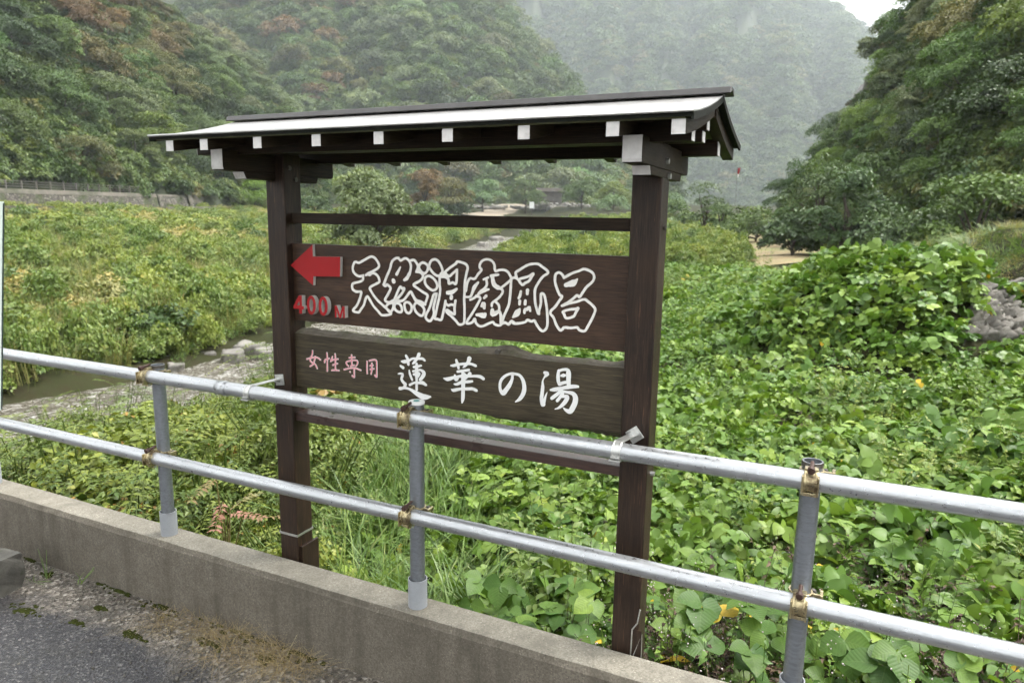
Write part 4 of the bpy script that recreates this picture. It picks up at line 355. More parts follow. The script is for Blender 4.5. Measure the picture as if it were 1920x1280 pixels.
# ---------------------------------------------------------------- road and parapet (sign frame)
WF, WB, WT, RZ = 1.790, 1.9152, -1.2905, -1.568
mb = MB(); nx, ny = 60, 40
for j in range(ny+1):
    for i in range(nx+1):
        x = -14 + 22*i/nx; y = -7 + (WF+.02+7)*j/ny
        mb.v.append((x, y, RZ + .004*math.sin(x*2.1+y)*math.sin(y*1.7)))
mb.f = [(j*(nx+1)+i, j*(nx+1)+i+1, (j+1)*(nx+1)+i+1, (j+1)*(nx+1)+i) for j in range(ny) for i in range(nx)]
road = mb.build('road', M['asphalt'], None, off=(0, WF, RZ)); road.location = s2w(0, WF, RZ); road.rotation_euler = (0, 0, -YAW)
put(road, 'dark wet asphalt road with a sandy strip along the parapet foot', 'road', kind='structure')
wall = sthing('parapet_wall', 0, 1.85, RZ, 'low weathered concrete parapet wall along the road edge below the pipe railing', 'wall')
# body and top as one running profile cut in lengths so the arris is slightly uneven
rw = random.Random(3); XS = [-12 + .06*i for i in range(int(16.5/.06)+1)]
prof = lambda j: [(WF, RZ-.35), (WF, -1.311+j[0]), (WF+.0035, -1.3047+j[0]), (WF+.012+j[1], WT-.001+j[2]), (WF+.016+j[1], WT+j[2]), (WB-.006, WT), (WB, WT-.006), (WB, RZ-1.6)]
mb = MB(); mt = MB(); jj = [0, 0, 0]
rows = []
for x in XS:
    jj = [.8*jj[0]+rw.gauss(0, .0011), .7*jj[1]+rw.gauss(0, .0012), .7*jj[2]+rw.gauss(0, .0004)]; rows.append((x, prof(jj)))
def skin(mb, rows, a, b):
    n = b-a+1; base = len(mb.v)
    for x, p in rows:
        for q in p[a:b+1]: mb.v.append((x, q[0], q[1]))
    for i in range(len(rows)-1):
        for k in range(n-1): mb.f.append((base+i*n+k, base+i*n+k+1, base+(i+1)*n+k+1, base+(i+1)*n+k))
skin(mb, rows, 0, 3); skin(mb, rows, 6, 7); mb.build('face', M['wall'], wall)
skin(mt, rows, 3, 6); mt.build('lit_top', M['wall_lit_top'], wall)  # upper face of the wall, overhead light put into its colour
# ---------------------------------------------------------------- pipe railing
YR, YP, ZR1, ZR2, RP = 1.8081, 1.8581, -.6236, -.9519, .0243
rail = sthing('pipe_railing', -1.2, YP, WT, 'galvanised steel pipe railing of two rails clamped to upright posts on the parapet', 'railing')
def ring(mb, c, axis, r0, r1, w, n=28, a0=0, a1=2*math.pi):     # flat band round an axis
    c = Vector(c); ax = Vector(axis).normalized(); u = ax.orthogonal().normalized(); v = ax.cross(u); full = abs(a1-a0) > 6.2
    m = n if full else n+1; P = []
    for i in range(m):
        a = a0 + (a1-a0)*i/n; d = u*math.cos(a)+v*math.sin(a)
        P += [c+d*r0-ax*w/2, c+d*r1-ax*w/2, c+d*r1+ax*w/2, c+d*r0+ax*w/2]
    F = []
    for i in range(n):
        j = (i+1) % m
        for k in range(4): F.append((i*4+k, i*4+(k+1) % 4, j*4+(k+1) % 4, j*4+k))
    mb.add(P, F)
for z in (ZR1, ZR2):
    m_ = MB(); m_.tube([(-7 + .5*i, YR, z + .0018*math.sin(i*1.3+z*9)) for i in range(21)], RP, 32); m_.build('rail', M['galv'], rail, True)
PX = [-3.585, -2.3924, -1.1999, -.0271, 1.15]
for i, x in enumerate(PX):
    m_ = MB(); top = ZR1 + .036
    m_.tube([(x, YP, WT+.002), (x, YP, top)], RP, 32, caps=False); m_.tube([(x, YP, top), (x, YP, WT+.05)], RP-.003, 24, caps=False)
    ring(m_, (x, YP, top), (0,0,1), RP-.003, RP, .0006, 32)
    p = m_.build('post', M['galv_post'], rail, True)
    m_ = MB(); m_.tube([(x, YP, WT-.01), (x, YP, WT+.098)], .0320, 36, caps=False); m_.tube([(x, YP, WT+.098), (x, YP, WT+.06)], .0285, 36, caps=False)
    ring(m_, (x, YP, WT+.098), (0,0,1), .0285, .0320, .0008, 36); m_.build('sleeve', M['sleeve'], p, True)
    if i == 2:
        m_ = MB(); m_.tube([(x, YP, top-.004), (x, YP, top+.006)], .0262, 32); m_.build('cap', M['white'], p, False, .002)
        m_ = MB(); m_.tube([(x, YP, top+.0062), (x, YP, top+.0072)], .010, 20); m_.build('cap_disc', M['teal'], p)
    else:
        m_ = MB(); ring(m_, (x, YP, top-.006), (0,0,1), .0243, .0262, .012, 32); m_.build('cap', M['bolt'], p, False)
    for z in (ZR1, ZR2):
        m_ = MB(); zz = z
        # saddle round the rail: two raised ribs and a recessed web
        for dx in (-.0125, .0125): ring(m_, (x+dx, YR, zz), (1,0,0), .0244, .0305, .007, 32, math.radians(0), math.radians(360))
        ring(m_, (x, YR, zz), (1,0,0), .0244, .0275, .022, 32)
        # saddle round the post
        for dz in (-.0125, .0125): ring(m_, (x, YP, zz+dz), (0,0,1), .0244, .0300, .006, 32)
        ring(m_, (x, YP, zz), (0,0,1), .0244, .0272, .022, 32)
        m_.box(x-.019, x+.019, YR+.020, YP-.020, zz-.019, zz+.019)
        for sx in (-.018, .018): m_.box(x+sx-.0022, x+sx+.0022, YR-.0335, YR-.012, zz-.028, zz+.02)
        # hinge lugs top and bottom of the rail saddle, flap to the right of the post
        m_.box(x-.016, x+.016, YR-.010, YR+.012, zz+.026, zz+.034); m_.box(x-.016, x+.016, YR-.014, YR+.010, zz-.036, zz-.027)
        m_.box(x+.024, x+.052, YP-.010, YP-.004, zz-.014, zz+.016); m_.box(x+.046, x+.054, YP-.016, YP+.016, zz-.012, zz+.018)
        c = m_.build('clamp', M['zinc'], rail, False, .0015)
        m_ = MB(); m_.tube([(x, YR-.018, zz+.036), (x, YR+.016, zz+.043)], .0048, 10); m_.tube([(x, YR-.030, zz+.034), (x, YR-.017, zz+.036)], .0092, 6); m_.build('bolt', M['rust'], c)
        m_ = MB(); m_.tube([(x+.030, YP-.022, zz+.006), (x+.030, YP+.026, zz+.006)], .0046, 10); m_.tube([(x+.030, YP+.012, zz+.006), (x+.030, YP+.024, zz+.006)], .0088, 6); m_.build('nut', M['bolt'], c)
        m_ = MB(); m_.tube([(x-.021, YR-.006, zz-.031), (x+.021, YR-.006, zz-.031)], .0045, 10); m_.build('pin', M['plate'], c)
for x, tx, pz in ((-1.858, -1.836, -.599), (-.516, -.503, -.610)):           # strap clips tying the rail to the sign posts
    m_ = MB(); ring(m_, (x, YR, ZR1), (1,0,0), .0246, .0266, .026, 32)
    ring(m_, (x-.010, YR, ZR1), (1,0,0), .0246, .0282, .004, 32); ring(m_, (x+.010, YR, ZR1), (1,0,0), .0246, .0282, .004, 32)
    m_.box(x-.013, x+.013, YR-.032, YR-.024, ZR1-.014, ZR1-.010)
    m_.box(x-.016, x+.016, YR-.036, YR-.020, ZR1-.022, ZR1-.018)
    a = Vector((x, YR+.01, ZR1+.024)); b = Vector((tx, 1.9240, pz+.004)); d = (b-a); up = Vector((0,0,1)); sd_ = d.cross(up).normalized()
    m_.obox((a+b)/2, d/2, sd_.cross(d).normalized()*.0012, sd_*.013)
    c = m_.build('strap_clip', M['plate'], rail, False, .0006)
    m_ = MB(); r2 = math.radians(8 if x < -1 else 38); ux = Vector((math.cos(r2), 0, math.sin(r2)))*.020; uz = Vector((-math.sin(r2), 0, math.cos(r2)))*.020
    m_.obox((tx, 1.9265, pz), ux, (0, .0016, 0), uz); m_.build('washer_plate', M['plate'], c, False, .0005)
    m_ = MB(); m_.tube([(tx, 1.9255, pz), (tx, 1.912, pz)], .008, 6); m_.build('nut', M['plate'], c); m_ = MB(); m_.tube([(tx, 1.914, pz), (tx, 1.900, pz)], .0042, 10); m_.build('bolt', M['plate'], c)
rd = random.Random(21); bmd = bmesh.new(); o_ = org(rail)
for zz, nd in ((ZR1, 150), (ZR2, 90)):
    for _ in range(nd):
        x = rd.uniform(-3.2, 1.0); r_ = rd.uniform(.0011, .0026); bmesh.ops.create_icosphere(bmd, subdivisions=1, radius=r_, matrix=Matrix.Translation((x-o_[0], YR-.003-o_[1], zz-RP-r_*.75-o_[2])) @ Matrix.Diagonal((1, 1, 1.25, 1)))
me_ = bpy.data.meshes.new('water_drops'); bmd.to_mesh(me_); bmd.free(); me_.shade_smooth(); me_.materials.append(M['drop']); link('water_drops', me_, rail)['kind'] = 'stuff'
m_ = MB(); ring(m_, (-1.99, YR, ZR1), (1,0,0), .0244, .0262, .05, 32); m_.build('joint_collar', M['galv'], rail, True)
# ---------------------------------------------------------------- roofed sign
PF, PB = 1.930, 2.014; YC = 1.970; XL0, XL1, XR0, XR1 = -1.8668, -1.7825, -.5457, -.4622
sign = sthing('roofed_signboard', -1.165, YC, RZ, 'brown wooden sign with little gabled roof, carved Japanese lettering and red arrow, behind the railing', 'signboard')
for a, b in ((XL0, XL1), (XR0, XR1)):
    p = MB().box(a, b, PF, PB, -2.1, .205).build('post', M['post'], sign, False, .004)
    m_ = MB(); zt = -1.20 if a < -1 else -1.236
    if a < -1:
        m_.box(a-.002, b+.002, PF-.002, PB+.002, zt-.004, zt+.004); m_.build('band', M['plate'], p)
        MB().box(b+.001, b+.012, PF+.01, PB+.02, -1.6, zt-.045).build('side_batten', M['post'], p, False, .002)
    else:
        MB().box(b-.018, b+.010, PF-.003, PF-.0005, -1.6, zt+.02).build('loose_strip', M['post'], p)
        mm = MB(); mm.tube([(b-.02, PF-.005, -1.30), (b-.019, PF-.005, zt+.02), (b-.004, PF-.006, zt+.045), (b+.002, PF-.004, zt+.09)], .0022, 6); mm.tube([(b-.012, PF-.005, -1.30), (b+.011, PF-.001, zt+.01), (b+.012, PF-.001, -1.32)], .0016, 6); mm.build('wire', M['plate'], p)
    for y, z in ((1.955, .158), (1.985, .120)):
        xx = b if a < -1 else b+.0035
        m_ = MB(); m_.tube([(xx-.001, y, z), (xx+.007, y, z)], .0085, 6); m_.build('bolt', M['bolt'] if a < -1 else M['plate'], p)
    m_ = MB(); m_.tube([(b-.001, 1.972, -.02), (b+.008, 1.972, -.02)], .0075, 6); m_.build('bolt', M['bolt'], p)
    if a > -1: m_ = MB(); m_.tube([(b-.001, 1.975, -.735), (b+.012, 1.975, -.735)], .0075, 6); m_.build('bolt', M['plate'], p)
# bracket arms, two tiers each, on the outer half of the posts
for a, b in ((XL0-.003, XL0+.046), (XR1-.046, XR1+.003)):
    rr = .010; y0, y1 = 1.700, 2.240; z0, z1 = .1355, .2005
    prof_ = [(y0, z1), (y0, z0+rr), (y0+rr*.3, z0+rr*.3), (y0+rr, z0), (y1-rr, z0), (y1-rr*.3, z0+rr*.3), (y1, z0+rr), (y1, z1)]
    ar = MB().prism(prof_, a, b, 'x').build('bracket_arm', M['arm'], sign, False, .0015)
    prof_ = [(y0-.0015, z1-.001), (y0-.0015, z0+rr), (y0+rr*.3-.0015, z0+rr*.3-.001), (y0+.003, z0+.004), (y0+.003, z1-.001)]
    MB().prism(prof_, a+.0006, b-.0006, 'x').build('painted_end', M['endgrain'], ar)
    ar2 = MB().prism([(1.785, .135), (1.797, .1135), (2.145, .1135), (2.155, .135)], a+.001, b-.001, 'x').build('bracket_arm', M['arm'], sign, False, .0015)
    MB().prism([(1.7835, .1345), (1.7955, .1130), (1.799, .1130), (1.787, .1345)], a+.0015, b-.0015, 'x').build('painted_end', M['endgrain'], ar2)
# purlins and ridge beams
XA, XB = -2.005, -.358
for y0, y1, z0, z1 in ((1.765, 1.800, .190, .236), (2.142, 2.177, .186, .232), (1.953, 1.987, .236, .286), (1.951, 1.989, .2055, .2345)):
    xb = XB if z0 != .2055 else XB-.010
    pu = MB().box(XA, xb, y0, y1, z0, z1).build('purlin' if z0 < .2 else 'ridge_beam', M['beam'], sign, False, .0015)
    for xe in (XA, xb):
        sgn = 1 if xe == xb else -1
        MB().box(min(xe, xe+sgn*.0016), max(xe, xe+sgn*.0016), y0+.0008, y1-.0008, z0+.0008, z1-.0008).build('painted_end', M['endgrain'], pu)
# roof sheet: each slope a gently sagging curve
DE = .372; RX0, RX1 = -2.025, -.322
def slope_z(u):  # u 0 eave .. 1 ridge
    return .2365 + .090*u + .034*(u*u - u)
def slope(side, name, x0, x1, zoff, th, mat_, u0=0., u1=1., parent=None, n=14, sm=True):
    mb = MB(); nx = 30
    for i in range(nx+1):
        x = x0 + (x1-x0)*i/nx
        for k in range(n+1):
            u = u0 + (u1-u0)*k/n; y = YC + side*DE*(1-u); z = slope_z(u) + zoff
            mb.v += [(x, y, z), (x, y, z-th)]
    w = 2*(n+1)
    for i in range(nx):
        for k in range(n):
            a = i*w+2*k; mb.f += [(a, a+2, a+w+2, a+w), (a+1, a+w+1, a+w+3, a+3)]
        mb.f += [(i*w, i*w+w, i*w+w+1, i*w+1), (i*w+2*n, i*w+2*n+1, i*w+w+2*n+1, i*w+w+2*n)]
    for i in (0, nx):
        for k in range(n): a = i*w+2*k; mb.f.append((a, a+1, a+3, a+2))
    return mb.build(name, mat_, parent, sm)
for side in (-1, 1):
    rf = slope(side, 'roof_sheet', RX0, RX1, 0, .003, M['roof'], parent=sign, sm=False)
    slope(side, 'roof_underlay', RX0+.006, RX1-.006, -.0035, .010, M['fascia'], .008, 1, parent=rf, sm=False)
    slope(side, 'roof_boarding', RX0+.02, RX1-.02, -.0138, .004, M['soffit'], .03, 1, parent=rf, sm=False)
    # barge strip on each gable
    for x0, x1 in ((RX0-.0005, RX0+.0055), (RX1-.0055, RX1+.0005)): slope(side, 'barge_edge', x0, x1, -.0032, .0165, M['fascia'], .004, .995, parent=rf, sm=False)
    # standing hem at the eave
    MB().tube([(RX0, YC+side*(DE+.001), .2350), (RX1, YC+side*(DE+.001), .2350)], .0035, 8).build('eave_hem', M['roof'], rf, True)
    for x in (-1.947, -1.799, -1.583, -1.365, -1.154, -.942, -.729, -.506, -.356):
        mb = MB(); hw = .0158; n = 8; P = []
        for k in range(n+1):
            u = .035 + .925*k/n; y = YC + side*DE*(1-u); z = slope_z(u) - .0182
            for sx in (-hw, hw):
                for dz in (0, -.033): P.append((x+sx, y, z+dz))
        F = [(0, 1, 3, 2), (4*n, 4*n+2, 4*n+3, 4*n+1)]
        for k in range(n):
            a = 4*k; F += [(a, a+4, a+5, a+1), (a+2, a+3, a+7, a+6), (a, a+2, a+6, a+4), (a+1, a+5, a+7, a+3)]
        mb.add(P, F); r_ = mb.build('rafter', M['arm'], sign, False, .001)
        y = YC + side*DE*(1-.035); z = slope_z(.035) - .0182
        MB().box(x-hw+.0004, x+hw-.0004, min(y, y+side*.0016), max(y, y+side*.0016), z-.0325, z-.0003).build('painted_end', M['endgrain'], r_)
m_ = MB(); m_.prism([(YC-.030, .3225), (YC-.033, .3245), (YC-.022, .3415), (YC+.022, .3415), (YC+.033, .3245), (YC+.030, .3225), (YC, .334)], -2.052, -.300, 'x')
m_.build('ridge_cap', M['ridge'], sign, False, .002)
# boards
BRZ0, BRZ1 = -.751, -.719
BY = 1.960; X0, X1 = XL1-.006, XR0+.006
MB().box(X0, X1, BY, BY+.032, -.0325, .0045).build('top_rail', M['beam'], sign, False, .002)
ub = MB().box(X0, X1, BY, BY+.030, -.378, -.1025).build('upper_board', M['board_up'], sign, False, .002)
ub['label'] = 'upper dark board with outlined carved lettering and red arrow'
MB().box(X0, X1, 1.945, 2.010, BRZ0, BRZ1).build('bottom_rail', M['cross'], sign, False, .003)
# the lower board keeps its natural wavy edges
tb, fb = MB(), MB(); nseg = 90; rb = random.Random(5); jt = jb = 0
cols = []
for i in range(nseg+1):
    x = X0 + (X1-X0)*i/nseg; jt = .8*jt + rb.gauss(0, .0007); jb = .8*jb + rb.gauss(0, .0009)
    bumpz = .013*math.exp(-((x+.945)/.055)**2) - .004*math.exp(-((x+.80)/.06)**2)
    dip = smooth01(-1.06, -.93, x) * .020 - .010*smooth01(-1.02, -1.2, x)
    zf = -.4245 - .004*math.sin((x+1.8)*2.6) + jt*.5 + bumpz*.35; zr = -.4095 + bumpz + jt*2.2 - .004*math.sin((x+1.75)*2.2)
    cols.append((x, zf, zr, -.6215 + jb*.6 - .003*math.sin(x*5), -.6235 - dip + jb*2))
for x, zf, zr, b0, b1 in cols: fb.v += [(x, BY-.004, zf), (x, BY-.004, b0)]; tb.v += [(x, BY-.004, zf), (x, BY+.012, zf+.55*(zr-zf)), (x, BY+.036, zr), (x, BY+.043, zr-.004), (x, BY+.043, b1), (x, BY+.030, b1), (x, BY-.004, b0)]
for i in range(nseg):
    fb.f.append((2*i, 2*i+1, 2*i+3, 2*i+2))
    for k in range(6): tb.f.append((7*i+k, 7*i+k+1, 7*i+7+k+1, 7*i+7+k))
lb = fb.build('lower_board', M['board_low'], sign); lb['label'] = 'lower olive brown board with wavy natural edge and white brush lettering'
tb.build('natural_edge', M['wane'], lb)
m_ = MB(); m_.tube([(-.962, BY-.006, -.4155), (-.962, BY+.008, -.4145)], [.0085, .006], 14); m_.build('knot', M['bolt'], lb)
# ---------------------------------------------------------------- lettering
def crom(pts, n=5):
    if len(pts) < 3: return [tuple(pts[0][i] + (pts[1][i]-pts[0][i])*k/4 for i in range(3)) for k in range(5)]
    closed = pts[0][:2] == pts[-1][:2]; P = [np.array(p, float) for p in pts]; out = []; m = len(P)
    for i in range(m-1):
        p0 = P[i-1] if i > 0 else (P[-2] if closed else P[0]); p3 = P[i+2] if i+2 < m else (P[1] if closed else P[-1]); p1, p2 = P[i], P[i+1]
        for k in range(n):
            t = k/n; out.append(.5*((2*p1)+(-p0+p2)*t+(2*p0-5*p1+4*p2-p3)*t*t*.8+(2*p0-5*p1+4*p2-p3)*t*t*.2+(-p0+3*p1-3*p2+p3)*t**3))
    out.append(P[-1]); return [tuple(o) for o in out]
def ribbon(mb, pts, y, wscale=1.0, cross=None, roundend=True, jit=0.0, rj=None):
    """pts (x mm, z mm, width mm). cross: list of (s in -1..1, depth towards viewer in mm)"""
    cross = cross or [(-1, -.4), (-1, .8), (1, .8), (1, -.4)]
    C = crom(pts); C = [np.array(c) for c in C]
    Q = [C[0]]
    for c in C[1:]:
        if np.hypot(*(c-Q[-1])[:2]) > .9: Q.append(c)
    C = Q; m = len(C)
    if m < 2: return
    closed = np.hypot(*(C[0]-C[-1])[:2]) < 1.0 and m > 6
    rows = []
    for i in range(m):
        if closed: a, b = C[(i-1) % (m-1)], C[(i+1) % (m-1)]
        else: a, b = C[max(i-1, 0)], C[min(i+1, m-1)]
        d = (b-a)[:2]; d = d/(np.hypot(*d)+1e-9); rows.append((C[i][0], C[i][1], d, C[i][2]*.5*wscale))
    if roundend and not closed:
        def cap(r, s):
            x, z, d, h = r; o = []
            for q in (.55, .85, .985): o.append((x+s*d[0]*h*q, z+s*d[1]*h*q, d, h*math.sqrt(1-q*q)))
            return o
        rows = cap(rows[0], -1)[::-1] + rows + cap(rows[-1], 1)
    base = len(mb.v); n = len(cross)
    for x, z, d, h in rows:
        if jit: h = h*(1 + rj.gauss(0, jit))
        nx_, nz_ = -d[1], d[0]
        for s_, dep in cross: mb.v.append(((x+nx_*h*s_)/1000, y - dep/1000, (z+nz_*h*s_)/1000))
    R = len(rows)
    for i in range(R-1):
        for k in range(n-1): mb.f.append((base+i*n+k, base+i*n+k+1, base+(i+1)*n+k+1, base+(i+1)*n+k))
    mb.f.append(tuple(base+k for k in range(n))); mb.f.append(tuple(base+(R-1)*n+k for k in range(n-1, -1, -1)))
GROOVE = [(-1, -.3), (-1, 1.6), (-.72, 1.6), (-.5, .35), (.5, .35), (.72, 1.6), (1, 1.6), (1, -.3)]
rj = random.Random(11)
for key in ('ten', 'zen', 'dou', 'kutsu', 'fuu', 'ro'):
    mb = MB()
    for i, st in enumerate(GL['S'][key]): ribbon(mb, st, BY - .00013*i, 1.04, GROOVE, jit=.05, rj=rj)
    mb.build('outlined_character', M['groove'], ub)
for key in ('onna', 'sei', 'sen', 'you'):
    a, b = MB(), MB()
    for i, st in enumerate(GL['S'][key]):
        ribbon(a, st, BY-.004 - .00008*i, .78, [(-1, -.3), (-1, .9), (1, .9), (1, -.3)], jit=.04, rj=rj)
        ribbon(b, st, BY-.0056 - .00008*i, .50, [(-1, -.3), (-1, .3), (1, .3), (1, -.3)])
    ch = a.build('pink_character', M['white'], lb); b.build('pink_fill', M['pink'], ch)
for key in ('ren', 'ka', 'no', 'yu'):
    mb = MB()
    for i, st in enumerate(GL['S'][key]): ribbon(mb, st, BY-.004 - .00012*i, 1.0, [(-1, -.3), (-1, .5), (1, .5), (1, -.3)])
    mb.build('brush_character', M['white'], lb)
def cutout(name, outer, holes, depth, mat_side, mat_face):
    polys = [outer] + holes; y0 = BY; y1 = BY - depth
    flat = [p for q in polys for p in q]
    tris = tessellate_polygon([[Vector((p[0], p[1], 0)) for p in q] for q in polys])
    sb = MB(); n = 0
    for q in polys:
        m = len(q); V = [(p[0]/1000, y, p[1]/1000) for y in (y0+.001, y1) for p in q]; sb.add(V, [(i, (i+1) % m, m+(i+1) % m, m+i) for i in range(m)])
    V = [(p[0]/1000, y1, p[1]/1000) for p in flat]; sb.add(V, [tuple(t) for t in tris])
    body = sb.build(name, mat_side, ub)
    fb = MB(); fb.add([(p[0]/1000, y1-.0006, p[1]/1000) for p in flat], [tuple(t) for t in tris]); fb.build('red_face', mat_face, body)
    return body
cutout('red_arrow', GL['arrow'], [], .0125, M['side'], M['red'])
cutout('raised_digit', GL['four'], [GL['fourh']], .018, M['side'], M['red'])
cutout('raised_digit', GL['z1'], [GL['z1h']], .018, M['side'], M['red'])
cutout('raised_digit', GL['z2'], [GL['z2h']], .018, M['side'], M['red'])
cutout('raised_letter', GL['M'], [], .018, M['side'], M['red'])
# ---------------------------------------------------------------- pale painted panel at the left edge of the view
A = px2w(5, 378, 1.55); B = px2w(1.5, 768, 1.55); zt, zb, xt, xb_ = A.z, B.z, 0.0, B.x-A.x
pan = empty('painted_panel', (A.x, A.y, 0)); put(pan, 'pale green painted panel on a post, cut off by the left edge of the photo', 'panel')
def slab(x0, x1, y0, y1, ta, tb_): return MB().add([(xt+x0,y0,ta),(xt+x1,y0,ta),(xb_+x1,y0,tb_),(xb_+x0,y0,tb_),(xt+x0,y1,ta),(xt+x1,y1,ta),(xb_+x1,y1,tb_),(xb_+x0,y1,tb_)], [(0,1,2,3),(7,6,5,4),(0,4,5,1),(1,5,6,2),(2,6,7,3),(3,7,4,0)])
slab(-.34, 0, 0, .0035, zt, zb).build('face', M['palepost'], pan, off=(0,0,0)); slab(.0004, .0012, -.0004, .0039, zt-.003, zb+.001).build('edge_strip', M['darkedge'], pan, off=(0,0,0))
MB().box(-.40, -.36, .006, .046, .0, zt-.05).build('post', M['palepost'], pan, False, .003, off=(0,0,0)); MB().box(-.405, -.2, .0037, .0055, zt-.2, zt-.16).build('bracket', M['palepost'], pan, off=(0,0,0))
# ---------------------------------------------------------------- stone block on the road
bl = px2w(14, 1105, 1.0); k = (EYE-.03)/(EYE-bl.z); bx, by = bl.x*k, bl.y*k
def rough_block(name, sx, sy, sz, seed, mat_, sub=4, amp=.10):
    r = np.random.default_rng(seed); bm = bmesh.new(); bmesh.ops.create_cube(bm, size=1.0); bmesh.ops.subdivide_edges(bm, edges=bm.edges, cuts=sub, use_grid_fill=True)
    sh = r.uniform(0, 50, 3)
    for v in bm.verts:
        p = np.array(v.co); n = p/np.linalg.norm(p); k = .78 + .22*np.linalg.norm(p)/.866*.0
        q = p*.86 + n*.5*.14
        d = (vnoise(p[0]*3+sh[0], p[1]*3+p[2]*2.1+sh[1], seed)-.5)*amp + (vnoise(p[0]*8+sh[2], p[2]*8+p[1]*5, seed+3)-.5)*amp*.4
        q = q*(1+d); v.co = (q[0]*sx, q[1]*sy, q[2]*sz)
    me = bpy.data.meshes.new(name); bm.to_mesh(me); bm.free(); me.materials.append(mat_); return me
sb_ = link('stone_block', rough_block('stone_block', .26, .20, .17, 4, M['darkstone'], 12, .16), None, (bx-.135, by+.03, .075)); sb_.rotation_euler = (0, 0, -.35)
put(sb_, 'rough grey stone block on the road at the left corner by the parapet', 'stone')
# ---------------------------------------------------------------- land
RIV = np.array([(-17.,1.5),(-13.,5.0),(-10.0,6.7),(-7.3,9.9),(-5.2,13.5),(-4.4,19.5),(-4.0,34.),(-3.2,62.),(-1.2,87.),(3.5,132.),(8.,175.)])
def river_dist(x, y):       # signed: positive on the right bank (sign side), plus the station along the river
    x = np.asarray(x, float); y = np.asarray(y, float); best = np.full(x.shape, 1e9); sg = np.ones(x.shape); st = np.zeros(x.shape)
    for i in range(len(RIV)-1):
        a, b = RIV[i], RIV[i+1]; d = b-a; L2 = d@d
        t = np.clip(((x-a[0])*d[0]+(y-a[1])*d[1])/L2, 0, 1); qx = x-(a[0]+d[0]*t); qy = y-(a[1]+d[1]*t); r = np.hypot(qx, qy)
        s = np.sign(d[0]*qy - d[1]*qx); m = r < best; best = np.where(m, r, best); sg = np.where(m, -s, sg); st = np.where(m, i+t, st)
    return best*sg, st
def water_z(y): return np.interp(y, [0, 15, 60, 90, 132, 180, 260], [-1.66, -1.62, -1.52, -1.43, -1.0, .2, 2.0])
def terrain(x, y):
    x = np.asarray(x, float); y = np.asarray(y, float); d, st = river_dist(x, y); wz = water_z(y)
    half = np.interp(y, [0, 12, 20, 60, 100, 140], [1.3, 1.35, 1.3, 2.2, 3.4, 2.0])
    right = np.interp(d-half, [-1, 0, .5, 3, 6, 10, 16, 60], [-.6, -.15, .12, .55, 1.0, 1.32, 1.5, 1.6]) + wz
    rise = np.interp(y, [0, 40, 90, 150, 210, 300, 900], [0, .1, .45, 2.2, 3.3, 4, 4])
    right = right + rise
    left = np.interp(-d-half, [-1, 0, .5, 3, 10, 36, 60], [-.6, -.15, .12, .42, .90, 2.45, 3.1]) + wz + rise*.6
    z = np.where(d > 0, right, left)
    tx_ = x/np.maximum(y, .1); z = z - np.where(d > 0, .30*smooth01(-.22, -.45, tx_)*smooth01(1.0, 3.5, d-half)*smooth01(14, 9, y)*(y > 0), 0)
    # mound under the vines, bank on the far right
    z = z + 1.22*np.exp(-(((x-5.55)/1.55)**2 + ((y-11.2)/2.2)**2)**1.2) + .55*np.exp(-(((x-6.9)/.9)**2 + ((y-10.6)/1.2)**2)) + .35*np.exp(-(((x-4.3)/.8)**2 + ((y-10.2)/1.0)**2))
    bank = smooth01(7.2, 11.0, x + .05*(y-11))*smooth01(24, 15, y)*smooth01(7.5, 10.5, y)
    z = z + bank*1.55 + smooth01(10, 22, x)*smooth01(27, 16, y)*smooth01(8, 14, y)*1.0
    z = z + ((fbm(x*.35, y*.35, 5)-.5)*.35 + (fbm(x*.95, y*.95, 15)-.5)*.42*smooth01(30, 12, y))*smooth01(2.6, 6, np.hypot(x, y))
    sx, sy = w2s(x, y)
    near = smooth01(2.6, 1.95, sy)
    z = np.where(sy < 2.6, z*(1-near) + np.minimum(z, -.32)*near, z)
    z = np.where((sy < 1.95), np.minimum(z, -.32), z)
    return z
az = np.radians(np.concatenate([np.arange(-180, -60, 6), np.arange(-60, 60, .8), np.arange(60, 180, 6)])); rr_ = np.concatenate([[.3, .8, 1.3, 1.8], np.geomspace(2.1, 420, 190), [600, 900, 1280]])
AA, RR = np.meshgrid(az, rr_); gx = RR*np.sin(AA); gy = RR*np.cos(AA); gz = terrain(gx, gy)
na = len(az); V = np.stack([gx, gy, gz], -1).reshape(-1, 3); F = []
for j in range(len(rr_)-1):
    for i in range(na): F.append((j*na+i, j*na+(i+1) % na, (j+1)*na+(i+1) % na, (j+1)*na+i))
gr = link('ground', fastmesh('ground', V, F, M['ground'], smooth=True)); put(gr, 'soil of the river valley under the plants', 'ground', kind='structure')
# river surface
mb = MB(); nst = 220; nw = 14
P = []
for k in range(nst+1):
    s_ = (len(RIV)-1-1e-6)*k/nst; i = int(s_); t = s_-i; p0 = RIV[max(i-1, 0)]; p1 = RIV[i]; p2 = RIV[i+1]; p3 = RIV[min(i+2, len(RIV)-1)]
    c = .5*((2*p1)+(-p0+p2)*t+(2*p0-5*p1+4*p2-p3)*t*t+(-p0+3*p1-3*p2+p3)*t**3); P.append(c)
P = np.array(P); T = np.gradient(P, axis=0); T /= np.linalg.norm(T, axis=1)[:, None]
for k in range(nst+1):
    hw = np.interp(P[k,1], [0, 12, 20, 60, 100, 140], [1.7, 1.75, 1.7, 2.7, 4.0, 2.5])
    for j in range(nw+1):
        q = -1+2*j/nw; x = P[k,0]-T[k,1]*hw*q; y = P[k,1]+T[k,0]*hw*q
        mb.v.append((x, y, float(water_z(y)) + .16*(fbm(x*1.3, y*1.3, 9)-.5)*(1-q*q) + .07*(fbm(x*4, y*4, 10)-.5)))
